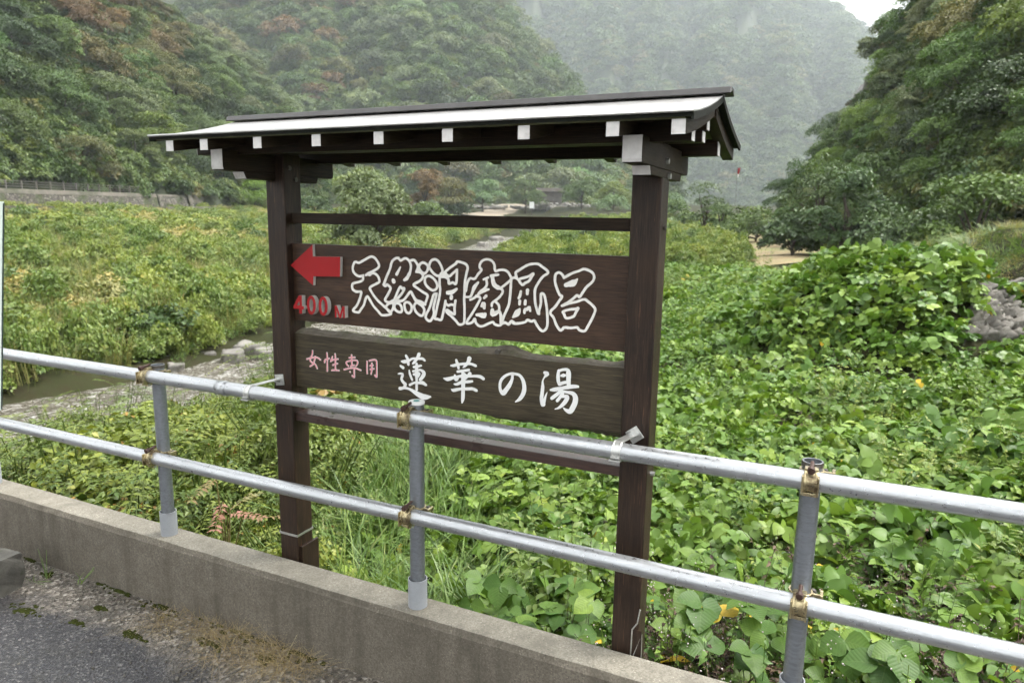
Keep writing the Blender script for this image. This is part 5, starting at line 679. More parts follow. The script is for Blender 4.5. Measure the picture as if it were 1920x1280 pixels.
mb.f = [(k*(nw+1)+j, k*(nw+1)+j+1, (k+1)*(nw+1)+j+1, (k+1)*(nw+1)+j) for k in range(nst) for j in range(nw)]
rv = mb.build('river', M['water'], None, True); put(rv, 'shallow white-water stream running through the overgrown valley', 'river', kind='structure')
def hit(px, py):              # where a line of sight meets the land
    d = px2w(px, py, 1.0) - Vector((0, 0, EYE)); ts = np.concatenate([np.arange(2.4, 40, .04), np.arange(40, 200, .4)]); X, Y, Z = d.x*ts, d.y*ts, EYE+d.z*ts; k = np.nonzero(Z < terrain(X, Y))[0]
    return None if len(k) == 0 else (float(X[k[0]]), float(Y[k[0]]), float(terrain(X[k[0]], Y[k[0]])))
PATH = [hit(*q)[:2] for q in ((1545, 500), (1495, 478), (1450, 460), (1412, 447), (1385, 440))]
def sheet(name, pts, width, mat_, dz, label, cat):
    pts = np.array(pts, float); mb = MB(); n = 40; w = 8
    seg = np.linalg.norm(np.diff(pts, axis=0), axis=1); cum = np.concatenate([[0], np.cumsum(seg)])/seg.sum()
    for k in range(n+1):
        t = k/n; x = np.interp(t, cum, pts[:,0]); y = np.interp(t, cum, pts[:,1]); x2 = np.interp(min(1, t+.02), cum, pts[:,0]); y2 = np.interp(min(1, t+.02), cum, pts[:,1]); x1 = np.interp(max(0, t-.02), cum, pts[:,0]); y1 = np.interp(max(0, t-.02), cum, pts[:,1])
        d = np.array([x2-x1, y2-y1]); d /= np.linalg.norm(d)+1e-9
        for j in range(w+1):
            q = (-1+2*j/w)*width/2*(1+.25*(float(vnoise(k*.4, 3, 8))-.5)); a, b = x-d[1]*q, y+d[0]*q; mb.v.append((a, b, float(terrain(a, b))+dz*(1-((-1+2*j/w)**4)*1.5)))
    mb.f = [(k*(w+1)+j, k*(w+1)+j+1, (k+1)*(w+1)+j+1, (k+1)*(w+1)+j) for k in range(n) for j in range(w)]
    o = mb.build(name, mat_, None, True); put(o, label, cat, kind='structure'); return o
sheet('path', PATH, 5.5, M['path'], .16, 'worn tan footpath curving away on the right side of the valley', 'path')
sheet('sand_bar', [(-8., 150.), (-4., 185.), (0., 215.)], 9.0, M['sand'], .15, 'pale sandy track far up the valley', 'track')
COB = []
for j_ in range(9):
    for i_ in range(12):
        h_ = hit(1820 + 15.5*i_ + (8 if j_ % 2 else 0) + 6*(8-j_)*.6 + random.uniform(-3, 3), 536 + 12*j_ + random.uniform(-2, 2))
        if h_: COB.append(h_)
COBA = np.array(COB)
# ---------------------------------------------------------------- hills: each a slope from its foot to its ridge
def hill_fn(cols, lump=0.0, seed=0, fq=.012):
    cols = np.array(cols, float)      # px, foot distance, foot z, ridge distance, ridge py
    rid = np.array([list(px2w(c[0], c[4], c[3])) for c in cols]); foot = np.array([[(c[0]-960)/FPX*.985*c[1], c[1], c[2]] for c in cols])
    def f(px, v):
        px = np.asarray(px, float); v = np.asarray(v, float); I = lambda A: np.stack([np.interp(px, cols[:,0], A[:,k]) for k in range(3)], -1)
        a, b = I(foot), I(rid); t = v[..., None]
        p = a*(1-t) + b*t
        over = np.clip(v-1, 0, 1)
        p[..., 2] = np.where(v > 1, b[..., 2] - over*1.2*(b[..., 2]-a[..., 2]), p[..., 2])
        L_ = np.linalg.norm(b-a, axis=-1)
        p[..., 2] += lump*(fbm(px*fq, v*3.0, seed, 3)-.45)*np.sin(np.clip(v, 0, 1)*np.pi)*2
        return p
    return f
def hill_mesh(name, f, p0, p1, label, nu=60, nv=26):
    U, Vv = np.meshgrid(np.linspace(p0, p1, nu), np.linspace(-.06, 1.35, nv)); P = f(U, Vv); P[Vv < 0, 2] -= 1.5; P[..., 2] = np.maximum(P[..., 2], -3.5)
    F = [(j*nu+i, j*nu+i+1, (j+1)*nu+i+1, (j+1)*nu+i) for j in range(nv-1) for i in range(nu-1)]
    o = link(name, fastmesh(name, P.reshape(-1, 3), F, M['hill'], smooth=True)); put(o, label, 'hill', kind='structure'); return o
HA = hill_fn([(-420,50,1.6,110,-420),(-100,56,1.7,120,-260),(0,64,1.9,130,-190),(150,74,2.0,140,-90),(330,92,2.2,165,50),(480,114,2.4,190,165),(590,150,2.6,210,270),(660,190,2.8,215,372),(700,210,2.9,216,400)], 4, 1)
HB = hill_fn([(200,240,3,440,-220),(500,235,3.2,430,-190),(800,225,3.4,420,-110),(920,222,3.5,410,-10),(1010,220,3.5,395,95),(1100,218,3.5,370,215),(1170,216,3.5,330,320),(1230,215,3.5,280,385),(1260,215,3.5,230,402)], 12, 2)
HC = hill_fn([(780,600,4,1150,-175),(1100,600,4,1120,-165),(1350,590,4,1090,-140),(1480,580,4,1060,-70),(1550,570,4,1030,8),(1610,560,4,1000,52),(1680,540,4,980,130),(1760,520,4,950,220),(1900,520,4,900,330)], 75, 3, .028)
HD = hill_fn([(1470,70,.6,76,398),(1500,60,.5,76,372),(1540,54,.5,76,310),(1585,48,.5,76,240),(1630,44,.6,76,160),(1672,40,.8,74,90),(1715,36,1.2,72,20),(1760,33,1.6,70,-70),(1850,29,2.0,66,-170),(1950,26,2.2,62,-270),(2200,20,2.4,50,-420),(2500,17,2.4,44,-500)], 2.0, 4)
hill_mesh('hill', HA, -420, 700, 'steep wooded hillside on the left above the retaining wall')
hill_mesh('hill', HB, 200, 1260, 'wooded mountain spur in the middle distance')
hill_mesh('hill', HC, 780, 1900, 'hazy forested mountain closing the valley', 90, 40)
hill_mesh('hill', HD, 1425, 2500, 'steep vine-grown hillside on the right', 80, 36)
# ---------------------------------------------------------------- leaf and plant builders (numpy)
def leafset(C, Dv, Nv, L_, W_, tmpl, val):
    """C centres (base of leaf), Dv direction, Nv approx normal, sizes; tmpl: verts (u along, s side, n up), faces"""
    C = np.asarray(C, float); D = Dv/ (np.linalg.norm(Dv, axis=1, keepdims=True)+1e-9); Sd = np.cross(D, Nv); Sd /= np.linalg.norm(Sd, axis=1, keepdims=True)+1e-9; Nn = np.cross(Sd, D)
    tv, tf = tmpl; n = len(C); m = len(tv)
    V = C[:, None] + D[:, None]*(tv[None, :, 0:1]*L_[:, None, None]) + Sd[:, None]*(tv[None, :, 1:2]*W_[:, None, None]) + Nn[:, None]*(tv[None, :, 2:3]*W_[:, None, None])
    F = (tf[None] + (np.arange(n)*m)[:, None, None]).reshape(-1, tf.shape[1]); return V.reshape(-1, 3), F, np.repeat(val, m)
T_DIA = (np.array([(0,0,0),(.45,-.5,.12),(1,0,-.08),(.45,.5,.12)], float), np.array([(0,1,2),(0,2,3)]))
T_LANCE = (np.array([(0,0,0),(.35,-.5,.15),(.35,0,0),(.35,.5,.15),(1,0,-.35)], float), np.array([(0,1,2),(0,2,3),(1,4,2),(2,4,3)]))
_kv = [(0,0,0)]
for u, w, dz in ((.10,.30,.02),(.30,.49,.02),(.52,.50,-.02),(.75,.32,-.07)): _kv += [(u-.05*(w>.4), -w, .10+dz), (u, 0, dz), (u-.05*(w>.4), w, .10+dz)]
_kv.append((1.0, 0, -.18)); _kf = [(0,1,2),(0,2,3)]
for k in range(3):
    a = 1+3*k; _kf += [(a, a+3, a+4), (a, a+4, a+1), (a+1, a+4, a+5), (a+1, a+5, a+2)]
_kf += [(10,13,11),(11,13,12)]
T_KUD = (np.array(_kv, float), np.array(_kf))
def rv3(r, n, s=1.0): return r.normal(0, s, (n, 3))
class Bag:
    def __init__(s): s.V = []; s.F = []; s.A = []; s.n = 0
    def add(s, V, F, A): s.V.append(V); s.F.append(np.asarray(F)+s.n); s.A.append(A); s.n += len(V); return s
    def mesh(s, name, mat_, smooth=False): return fastmesh(name, np.concatenate(s.V), np.concatenate(s.F), mat_, np.concatenate(s.A), smooth)
def blades(bag, r, n, base_r, h, w, bend=.6, segs=4, vlo=0, vhi=1):
    for _ in range(n):
        a = r.uniform(0, 2*math.pi); rr = base_r*math.sqrt(r.uniform()); b = np.array([rr*math.cos(a), rr*math.sin(a), 0]); a2 = a + r.normal(0, .8)
        d = np.array([math.cos(a2), math.sin(a2), 0]); sd_ = np.array([-d[1], d[0], 0]); hh = h*r.uniform(.55, 1.1); bb = bend*r.uniform(.4, 1.3); V = []
        for k in range(segs+1):
            t = k/segs; p = b + d*hh*bb*t*t + np.array([0, 0, hh*(t - .42*bb*t*t)]); ww = w*(1-t)**.7*(.6+.4*min(1, 4*t)) if k < segs else 0
            V += [p - sd_*ww/2, p + sd_*ww/2]
        F = []
        for k in range(segs): F += [(2*k, 2*k+1, 2*k+3), (2*k, 2*k+3, 2*k+2)]
        bag.add(np.array(V), F, np.full(len(V), r.uniform(vlo, vhi)))
def stem_tris(bag, p0, p1, w, v):
    p0, p1 = np.array(p0, float), np.array(p1, float); d = p1-p0; s1 = np.cross(d, [0,0,1.]); s1 = s1/(np.linalg.norm(s1)+1e-9)*w/2; s2 = np.cross(d, s1); s2 = s2/(np.linalg.norm(s2)+1e-9)*w/2
    V = [p0+s1, p0-.5*s1+.87*s2, p0-.5*s1-.87*s2, p1+s1*.6, p1-.3*s1+.52*s2, p1-.3*s1-.52*s2]
    bag.add(np.array(V), [(0,1,4),(0,4,3),(1,2,5),(1,5,4),(2,0,3),(2,3,5)], np.full(6, v))
def trifoliate(bag, r, p, d, up, size, val):
    d = d/np.linalg.norm(d); sd_ = np.cross(d, up); sd_ /= np.linalg.norm(sd_)+1e-9
    C = np.array([p, p-d*size*.18, p-d*size*.18]); D = np.array([d, sd_*.95+d*.25, -sd_*.95+d*.25]); Nn = np.array([up, up+sd_*.2, up-sd_*.2]) + rv3(r, 3, .16); s = size*np.array([1, .86, .86])*r.uniform(.9, 1.1, 3)
    V, F, A = leafset(C, D + rv3(r, 3, .10), Nn, s, s*.92, T_KUD, np.clip(val + r.normal(0, .04, 3), 0, 1)); bag.add(V, F, A)
YEL = .006
def kudzu_clump(seed, n=26, R=.34, size=.105, h=.26, tilt=.48):
    r = np.random.default_rng(seed); b = Bag()
    for _ in range(n):
        a = r.uniform(0, 2*math.pi); q = R*math.sqrt(r.uniform()); z = h*(1-.55*(q/R)**2)*r.uniform(.35, 1.0); p = np.array([q*math.cos(a), q*math.sin(a), z])
        up = np.array([0, 0, 1.]) + rv3(r, 1, tilt)[0] + np.array([math.cos(a), math.sin(a), 0])*.25; a2 = a + r.normal(0, 1.0); d = np.array([math.cos(a2), math.sin(a2), -.25]); d = d - up*(d@up)/(up@up)
        v = r.beta(2, 2.2)*.93
        if r.uniform() < YEL and size < .1: v = 1.0
        trifoliate(b, r, p, d, up, size*r.uniform(.65, 1.2), v)
    return b.mesh('kudzu_clump', M['kudzu'])
def weed_clump(seed, stems=12, R=.22, h=.55, leaf=.075, per=10, matk='weed', flower=0, lean=.35, wl=.42):
    r = np.random.default_rng(seed); b = Bag(); fl = []
    for _ in range(stems):
        a = r.uniform(0, 2*math.pi); q = R*math.sqrt(r.uniform()); p0 = np.array([q*math.cos(a), q*math.sin(a), 0]); hh = h*r.uniform(.5, 1.1)
        tip = p0 + np.array([math.cos(a)*lean*hh*r.uniform(.2, 1.2), math.sin(a)*lean*hh*r.uniform(.2, 1.2), hh]) + rv3(r, 1, .05*h)[0]*np.array([1, 1, 0])
        sv = r.uniform(.1, .9); stem_tris(b, p0, tip, .0045, .6)
        n = per; t = r.uniform(.18, 1.0, n)**.75; C = p0 + (tip-p0)*t[:, None]; an = r.uniform(0, 2*math.pi, n); D = np.stack([np.cos(an), np.sin(an), r.uniform(-.3, .45, n)], -1)
        Nn = np.tile([0, 0, 1.], (n, 1)) + rv3(r, n, .35); s = leaf*r.uniform(.6, 1.25, n)*(1.1-.45*t)
        v = np.clip(sv*.75 + r.normal(.08, .12, n), 0, .94); v[r.uniform(size=n) < .02] = 1
        b.add(*leafset(C, D, Nn, s, s*wl, T_LANCE, v))
        if flower:
            for _k in range(flower): fl.append(tip + rv3(r, 1, .018)[0] + np.array([0, 0, .012]))
    me = b.mesh('weed_clump', [M[matk], M['flower']])
    if fl:
        bm = bmesh.new(); bm.from_mesh(me); 
        for p in fl:
            res = bmesh.ops.create_icosphere(bm, subdivisions=1, radius=.0026*r.uniform(.7, 1.2), matrix=Matrix.Translation(p))
            for v in res['verts']:
                for f in v.link_faces: f.material_index = 1
        bm.to_mesh(me); bm.free()
    return me
def grass_clump(seed, n=60, R=.18, h=.6, w=.011, bend=.75, matk='grass'):
    r = np.random.default_rng(seed); b = Bag(); blades(b, r, n, R, h, w, bend, 5, 0, .95); return b.mesh('grass_clump', M[matk])
def pinnate_clump(seed, fronds=14, R=.15, h=.8, leaf=.05, matk='shrub'):
    r = np.random.default_rng(seed); b = Bag()
    for _ in range(fronds):
        a = r.uniform(0, 2*math.pi); z0 = h*r.uniform(.25, 1.0); p = np.array([R*math.cos(a)*r.uniform(), R*math.sin(a)*r.uniform(), z0]); d = np.array([math.cos(a), math.sin(a), r.uniform(-.1, .35)]); ln = h*r.uniform(.35, .6); sv = r.uniform(.1, .9)
        stem_tris(b, (p[0]*.2, p[1]*.2, 0), p, .010, .2); n = 9; sd_ = np.cross(d, [0, 0, 1.]); 
        t = np.linspace(.15, 1, n); pts = p + d*(ln*t)[:, None]; pts[:, 2] -= .22*ln*t*t
        stem_tris(b, p, pts[n//2], .006, .3); stem_tris(b, pts[n//2], pts[-1], .004, .3)
        C = np.concatenate([pts, pts, pts[-1:]]); D = np.concatenate([np.tile(sd_+d*.35, (n, 1)), np.tile(-sd_+d*.35, (n, 1)), d[None]]) + rv3(r, 2*n+1, .12); D[:, 2] -= .15
        Nn = np.tile([0, 0, 1.], (2*n+1, 1)) + rv3(r, 2*n+1, .25); s = leaf*r.uniform(.75, 1.2, 2*n+1)
        b.add(*leafset(C, D, Nn, s, s*.46, T_LANCE, np.clip(sv*.8 + r.normal(.05, .08, 2*n+1), 0, 1)))
    return b.mesh('pinnate_clump', M[matk])
def crown_bag(seed, R=4.0, H=5.5, lobes=9, sprays=16, per=84, leaf=.21, z0=2.2, flat=.55, droop=.22, lrs=(.34, .52)):
    r = np.random.default_rng(seed); b = Bag(); LC = []
    for i in range(lobes):
        if i == 0: c = np.array([0, 0, z0+H*.72]); lr = R*.5
        else:
            a = 2*math.pi*i/(lobes-1) + r.normal(0, .35); zz = r.uniform(.12, .8); q = R*(.72 if zz < .5 else .45)*r.uniform(.7, 1.1); c = np.array([q*math.cos(a), q*math.sin(a), z0+H*zz]); lr = R*r.uniform(*lrs)
        LC.append((c, lr))
        for _ in range(sprays):
            o = rv3(r, 1)[0]; o[2] = abs(o[2])*.9 - .25; o /= np.linalg.norm(o); p = c + o*lr*np.array([1, 1, flat+.15])*r.uniform(.75, 1.05); up = o*.55 + np.array([0, 0, .75]) + rv3(r, 1, .14)[0]; up /= np.linalg.norm(up)
            u = np.cross(up, [.3, .8, .1]); u /= np.linalg.norm(u); w = np.cross(up, u); sr = lr*r.uniform(.38, .62); n = per; an = r.uniform(0, 2*math.pi, n); q = sr*np.sqrt(r.uniform(size=n)); el = r.uniform(.55, 1.0); sv = r.normal(.40, .17)
            dirx = np.cos(an)[:, None]*u + np.sin(an)[:, None]*w*el; C = p + dirx*q[:, None] - np.array([0, 0, 1.])*(droop*(q**2)/sr)[:, None] + rv3(r, n, .05*sr)
            Nn = up + rv3(r, n, .38); D = dirx*.8 + rv3(r, n, .45); D[:, 2] -= .25; s = leaf*r.uniform(.6, 1.25, n)
            b.add(*leafset(C, D, Nn, s, s*.75, T_DIA, np.clip(sv + .25*((p[2]-z0)/H) + r.normal(0, .12, n), 0, 1)))  # sprays higher in the crown coloured lighter, top light put into the leaves
    return b, LC
def trunk_mesh(seed, LC, z0, r0=.2, name='trunk'):
    r = random.Random(seed); mb = MB(); top = max(c[2] for c, _ in LC)
    pts = [(0, 0, -.6)] + [(.12*math.sin(seed+k*1.3)*k/4, .12*math.cos(seed*2+k)*k/4, top*.85*k/6) for k in range(1, 7)]; mb.tube(pts, [r0*1.25]+[r0*(1-.13*k) for k in range(6)], 7)
    for c, lr in LC[1:8]:
        zb = z0*.6 + .35*c[2]*r.uniform(.5, 1); zb = min(zb, c[2]*.8); mid = (c[0]*.45, c[1]*.45, (zb+c[2])*.5); mb.tube([(0, 0, zb), mid, (c[0]*.9, c[1]*.9, c[2])], [r0*.5, r0*.33, r0*.12], 5)
    o = mb.build(name, M['bark'], None, True); me = o.data; bpy.data.objects.remove(o); return me
# ---------------------------------------------------------------- scattering of stuff
def scatter(name, protos, P, rot, scl, idx, label, cat):
    pc = bpy.data.collections.new(name+'_kinds'); 
    for i, me in enumerate(protos):
        o = bpy.data.objects.new('%s_kind_%02d' % (name, i), me); pc.objects.link(o)
    me = bpy.data.meshes.new(name); n = len(P); me.vertices.add(n); me.vertices.foreach_set('co', np.asarray(P, np.float32).ravel())
    for an, ty, dat, fld in (('rot', 'FLOAT_VECTOR', rot, 'vector'), ('scl', 'FLOAT_VECTOR', scl, 'vector'), ('idx', 'INT', idx, 'value')):
        a = me.attributes.new(an, ty, 'POINT'); a.data.foreach_set(fld, np.asarray(dat, np.int32 if ty == 'INT' else np.float32).ravel())
    me.update(); ob = link(name, me); put(ob, label, cat, kind='stuff')
    ng = bpy.data.node_groups.new(name, 'GeometryNodeTree'); ng.interface.new_socket('Geometry', in_out='INPUT', socket_type='NodeSocketGeometry'); ng.interface.new_socket('Geometry', in_out='OUTPUT', socket_type='NodeSocketGeometry')
    gi = ng.nodes.new('NodeGroupInput'); go = ng.nodes.new('NodeGroupOutput'); ip = ng.nodes.new('GeometryNodeInstanceOnPoints'); ci = ng.nodes.new('GeometryNodeCollectionInfo')
    ci.inputs['Collection'].default_value = pc; ci.inputs['Separate Children'].default_value = True; ci.inputs['Reset Children'].default_value = True
    def attr(nm, ty):
        k = ng.nodes.new('GeometryNodeInputNamedAttribute'); k.data_type = ty; k.inputs['Name'].default_value = nm; return k.outputs['Attribute']
    ip.inputs['Pick Instance'].default_value = True; lk = ng.links.new
    lk(gi.outputs[0], ip.inputs['Points']); lk(ci.outputs[0], ip.inputs['Instance']); lk(attr('idx', 'INT'), ip.inputs['Instance Index'])
    e2r = ng.nodes.new('FunctionNodeEulerToRotation'); lk(attr('rot', 'FLOAT_VECTOR'), e2r.inputs[0]); lk(e2r.outputs[0], ip.inputs['Rotation']); lk(attr('scl', 'FLOAT_VECTOR'), ip.inputs['Scale']); lk(ip.outputs[0], go.inputs[0])
    md = ob.modifiers.new('scatter', 'NODES'); md.node_group = ng; return ob
def tnormal(x, y, e=.25):
    return (terrain(x-e, y)-terrain(x+e, y))/(2*e), (terrain(x, y-e)-terrain(x, y+e))/(2*e)
def cells(r0, r1, step, a0=-43, a1=43):         # jittered points over a ring sector in front of the camera
    R_ = r1; xs = np.arange(-R_*.72, R_*.74, step); ys = np.arange(0, R_, step); X, Y = np.meshgrid(xs, ys); X = X.ravel() + rng.uniform(-.5, .5, X.size)*step; Y = Y.ravel() + rng.uniform(-.5, .5, Y.size)*step
    r = np.hypot(X, Y); a = np.degrees(np.arctan2(X, Y)); k = (r >= r0) & (r < r1) & (a > a0) & (a < a1); return X[k], Y[k]
# ---------------------------------------------------------------- trees
def w2px(p):
    d = np.asarray(p, float) - np.array([0, 0, EYE]); f = d@np.array(CF); return 960 + FPX*(d@np.array(CR))/f, 640 - FPX*(d@np.array(CU))/f
PROT = []
for i, kw in enumerate([dict(), dict(R=3.6, H=6.5, flat=.45), dict(R=4.4, H=4.6, flat=.4, droop=.3), dict(R=3.3, H=7.0, lobes=11), dict(R=4.2, H=5.2, lobes=12, sprays=13), dict(R=3.8, H=5.6, flat=.35, droop=.35, leaf=.24)]):
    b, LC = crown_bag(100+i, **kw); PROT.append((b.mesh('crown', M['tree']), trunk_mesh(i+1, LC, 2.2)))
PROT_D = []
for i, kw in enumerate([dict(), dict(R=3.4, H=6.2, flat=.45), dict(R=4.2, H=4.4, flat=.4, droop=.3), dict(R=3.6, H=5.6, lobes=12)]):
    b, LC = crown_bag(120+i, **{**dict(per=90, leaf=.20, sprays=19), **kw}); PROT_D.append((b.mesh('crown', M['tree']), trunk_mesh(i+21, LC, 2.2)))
PROT_S = []
for i in range(4):
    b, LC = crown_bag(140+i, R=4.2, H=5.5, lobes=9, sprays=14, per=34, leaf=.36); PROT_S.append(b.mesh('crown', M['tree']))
def place_tree(loc, sc, col, k, label, cat, group, parts=True, rz=None, name='tree', sz=None, pr=None):
    pr = pr or PROT; crown, trunk = pr[k % len(pr)]; rz = rng.uniform(0, 6.28) if rz is None else rz
    if parts:
        e = empty(name, loc, rz); c = link('crown', crown, e); c.color = (*col, 1); link('trunk', trunk, e)
    else: e = link(name, PROT_S[k % len(PROT_S)], None, loc); e.rotation_euler = (0, 0, rz); e.color = (*col, 1)
    e.scale = (sc, sc, (sz or sc)); put(e, label, cat, group); return e
def spread(f, p0, p1, n, dist, v0=0.02, v1=1.0, keep=None):
    out = []; pts = []
    for _ in range(n):
        px = rng.uniform(p0, p1); v = rng.uniform(v0, v1); q = f(np.array(px), np.array(v)); 
        if pts and np.min(np.linalg.norm(np.array(pts)-q, axis=1)) < dist: continue
        a, b = w2px(q + np.array([0, 0, 4.0]))
        if not (-90 < a < 2010 and b > -110): continue
        if keep and not keep(a, b): continue
        pts.append(q); out.append((q, a, b, v))
    return out
DK, MD, PL, BR, OL, BT = (.038,.068,.017), (.076,.122,.029), (.135,.178,.080), (.145,.092,.038), (.120,.115,.038), (.140,.195,.034)
CNAME = {DK: 'dark green', MD: 'mid green', PL: 'pale silvery green', BR: 'russet brown', OL: 'olive brown', BT: 'bright yellow-green'}
def jitc(c, s=.13): q = 1 + rng.normal(0, s); return tuple(float(np.clip(v*q*(1+rng.normal(0, .06)), .012, .4)) for v in c)
def pick(opts): 
    w = np.array([o[1] for o in opts], float); return opts[rng.choice(len(opts), p=w/w.sum())][0]
def where(a, b, hill):
    row = 'high up' if b < 110 else ('half way up' if b < 240 else 'low down')
    if hill == 'A': col = 'at the far left' if a < 130 else ('left of the roof' if a < 300 else ('above the roof' if a < 480 else 'by its right end'))
    elif hill == 'B': col = 'left part' if a < 650 else ('middle part' if a < 900 else 'right part')
    else: col = 'near the skyline edge' if a < 1640 else ('in its middle' if a < 1780 else 'at the right edge')
    return row, col
def colA(x, y):
    if 140 < x < 335 and y < 150: return pick([(BR, 5), (OL, 3), (MD, 1)])
    if x > 320 and y < 60 + (x-320)*.75 and y > -60 + (x-320)*.45: return pick([(PL, 7), (MD, 1)])
    if 225 < x < 345 and 170 < y < 330: return pick([(BT, 4), (MD, 2)])
    if x < 110: return pick([(DK, 3), (MD, 3), (OL, .6)])
    return pick([(MD, 4), (DK, 3), (PL, 1.2), (OL, .5)])
n = 0
for q, a, b, v in spread(HA, -160, 690, 1600, 5.6, .07):
    c = colA(a, b); s = float(rng.uniform(.72, 1.12)); n += 1
    place_tree(q - np.array([0, 0, 1.2*s]), s, jitc(c), int(rng.integers(6)), '%s tree %s on the left hillside, %s' % (CNAME[c], *where(a, b, 'A')), 'tree', '%s trees on the left hillside' % CNAME[c])
def colB(x, y):
    if x < 720 and y < 190: return pick([(OL, 2.6), (BR, .9), (MD, 3), (PL, 1.2)])
    return pick([(MD, 4), (PL, 2.2), (DK, 1.4), (OL, .6)])
for q, a, b, v in spread(HB, 360, 1255, 5200, 10.5):
    c = colB(a, b); s = float(rng.uniform(1.3, 2.0))
    place_tree(q - np.array([0, 0, 2.5*s]), s, jitc(c), int(rng.integers(4)), '%s tree %s in the %s of the middle spur' % (CNAME[c], *where(a, b, 'B')), 'tree', '%s trees on the middle spur' % CNAME[c], parts=False)
def colD(x, y): return pick([(DK, 1.6), (MD, 4), (OL, .9), (BT, 1.2), (PL, .8)])
for q, a, b, v in spread(HD, 1480, 2100, 1500, 3.4, .05, 1.0, keep=lambda a, b: b < 330 and not (1585 < a < 1675 and 75 < b < 175) and not (1495 < a < 1570 and 205 < b < 275)):
    c = colD(a, b); s = float(rng.uniform(.42, .74))
    place_tree(q - np.array([0, 0, 1.2*s]), s, jitc(tuple(k*1.25 for k in c)), int(rng.integers(6)), '%s tree %s on the right hillside, %s' % (CNAME[c], *where(a, b, 'D')), 'tree', '%s trees on the right hillside' % CNAME[c], pr=PROT_D)
# a closed wood on the far mountain: nobody could count it
W1 = []
for i in range(4):
    b, LC = crown_bag(160+i, R=4.4, H=5.5, lobes=8, sprays=9, per=20, leaf=.58); W1.append(b.mesh('far_crown', M['wood_far']))
px_ = rng.uniform(840, 1800, 5200); v_ = rng.uniform(0.0, 1.02, 5200); q = HC(px_, v_); s_ = rng.uniform(1.6, 3.0, 5200); q[:, 2] -= 3*s_
scatter('distant_wood', W1, q, np.stack([0*s_, 0*s_, rng.uniform(0, 6.28, 5200)], -1), np.stack([s_, s_, s_*.95], -1), rng.integers(0, 4, 5200), 'hazy forest covering the far mountain', 'forest')
# undergrowth between the trunks
UG = []
for i in range(5):
    b, LC = crown_bag(180+i, R=1.15, H=1.1, lobes=7, sprays=12, per=34, leaf=.14, z0=-.15, flat=.7); UG.append(b.mesh('bush', M['under']))
def under(f, p0, p1, n, s0, s1, name, label, v0=0, v1=1.0):
    px_ = rng.uniform(p0, p1, n); v_ = rng.uniform(v0, v1, n); q = f(px_, v_); s_ = rng.uniform(s0, s1, n); ang = rng.uniform(0, 6.28, n)
    a_, b_ = w2px(q); k = (a_ > -60) & (a_ < 1990) & (b_ > -60) & ~((a_ > 1590) & (a_ < 1665) & (b_ > 90) & (b_ < 190)) & ~((a_ > 1500) & (a_ < 1565) & (b_ > 222) & (b_ < 285)); q, s_, ang = q[k], s_[k], ang[k]; n = len(q)
    return scatter(name, UG, q, np.stack([rng.normal(0, .25, n), rng.normal(0, .25, n), ang], -1), np.stack([s_, s_, s_*rng.uniform(.8, 1.3, n)], -1), rng.integers(0, 5, n), label, 'undergrowth')
under(HA, -120, 690, 2600, 1.1, 2.2, 'undergrowth', 'leafy bushes under the trees of the left hillside', .045)
under(HB, 360, 1250, 4500, 2.2, 3.8, 'undergrowth', 'leafy bushes under the trees of the middle spur')
under(HA, 475, 690, 260, .7, 1.3, 'undergrowth', 'small bushes hugging the foot of the left hillside behind the far wall', -.01, .05)
under(HD, 1475, 2150, 3600, .55, 1.25, 'undergrowth', 'tangled bushes and vines covering the right hillside')
# named trees and shrubs on the valley floor
def gz_(x, y): return float(terrain(x, y))
def sprayshrub(name, seed, loc, R, H, col, label, cat='shrub', z0=None, leaf=.16, per=34, lobes=12, sprays=16, trunk=True, group=None, flat=.6, droop=.25, lrs=(.24, .44)):
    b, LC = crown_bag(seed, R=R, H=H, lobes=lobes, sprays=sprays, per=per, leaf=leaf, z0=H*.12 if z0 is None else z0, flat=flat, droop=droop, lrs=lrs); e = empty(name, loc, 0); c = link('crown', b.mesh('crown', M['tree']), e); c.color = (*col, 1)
    link('trunk', trunk_mesh(seed, LC, .3, max(.03, .035*H), 'trunk'), e); put(e, label, cat, group); return e
p = px2w(700, 440, 45); sprayshrub('willow_tree', 301, (p.x, 45, gz_(p.x, 45)-.05), 2.9, 5.2, (.145,.185,.080), 'round pale green willow standing alone behind the left half of the sign', 'tree', z0=.75, leaf=.18, per=60, lobes=28, sprays=18, droop=.8, lrs=(.22,.40))
p = px2w(1320, 420, 62); sprayshrub('slender_tree', 302, (p.x, 62, gz_(p.x, 62)-.05), 2.0, 4.6, (.085,.125,.050), 'slender upright young tree beside the right sign post, farthest left of the valley trees', 'tree', z0=.7, leaf=.16, per=20, lobes=8, sprays=12)
p = px2w(1352, 420, 55); sprayshrub('slender_tree', 303, (p.x, 55, gz_(p.x, 55)-.05), 1.3, 2.6, (.095,.145,.050), 'small feathery tree right of the slender tree near the right post', 'tree', z0=.5, leaf=.14, per=26)
p = px2w(1490, 440, 33); sprayshrub('dark_shrub', 304, (p.x, 33, gz_(p.x, 33)-.1), 1.55, 2.3, (.056,.092,.034), 'dark dense shrub at the bend of the tan path', 'shrub', leaf=.15, per=40)
p = px2w(1585, 440, 31); sprayshrub('vine_covered_tree', 305, (p.x, 31, gz_(p.x, 31)-.1), 1.4, 4.2, (.078,.128,.050), 'narrow vine-covered tree right of the dark shrub', 'tree', leaf=.15, per=44, lobes=12, flat=.9)
p = px2w(1660, 430, 30); sprayshrub('broad_shrub', 306, (p.x, 30, gz_(p.x, 30)-.1), 2.2, 2.3, (.080,.128,.048), 'broad mid green shrub between the vine-covered tree and the grassy bank', 'shrub', leaf=.15, per=40, lobes=10)
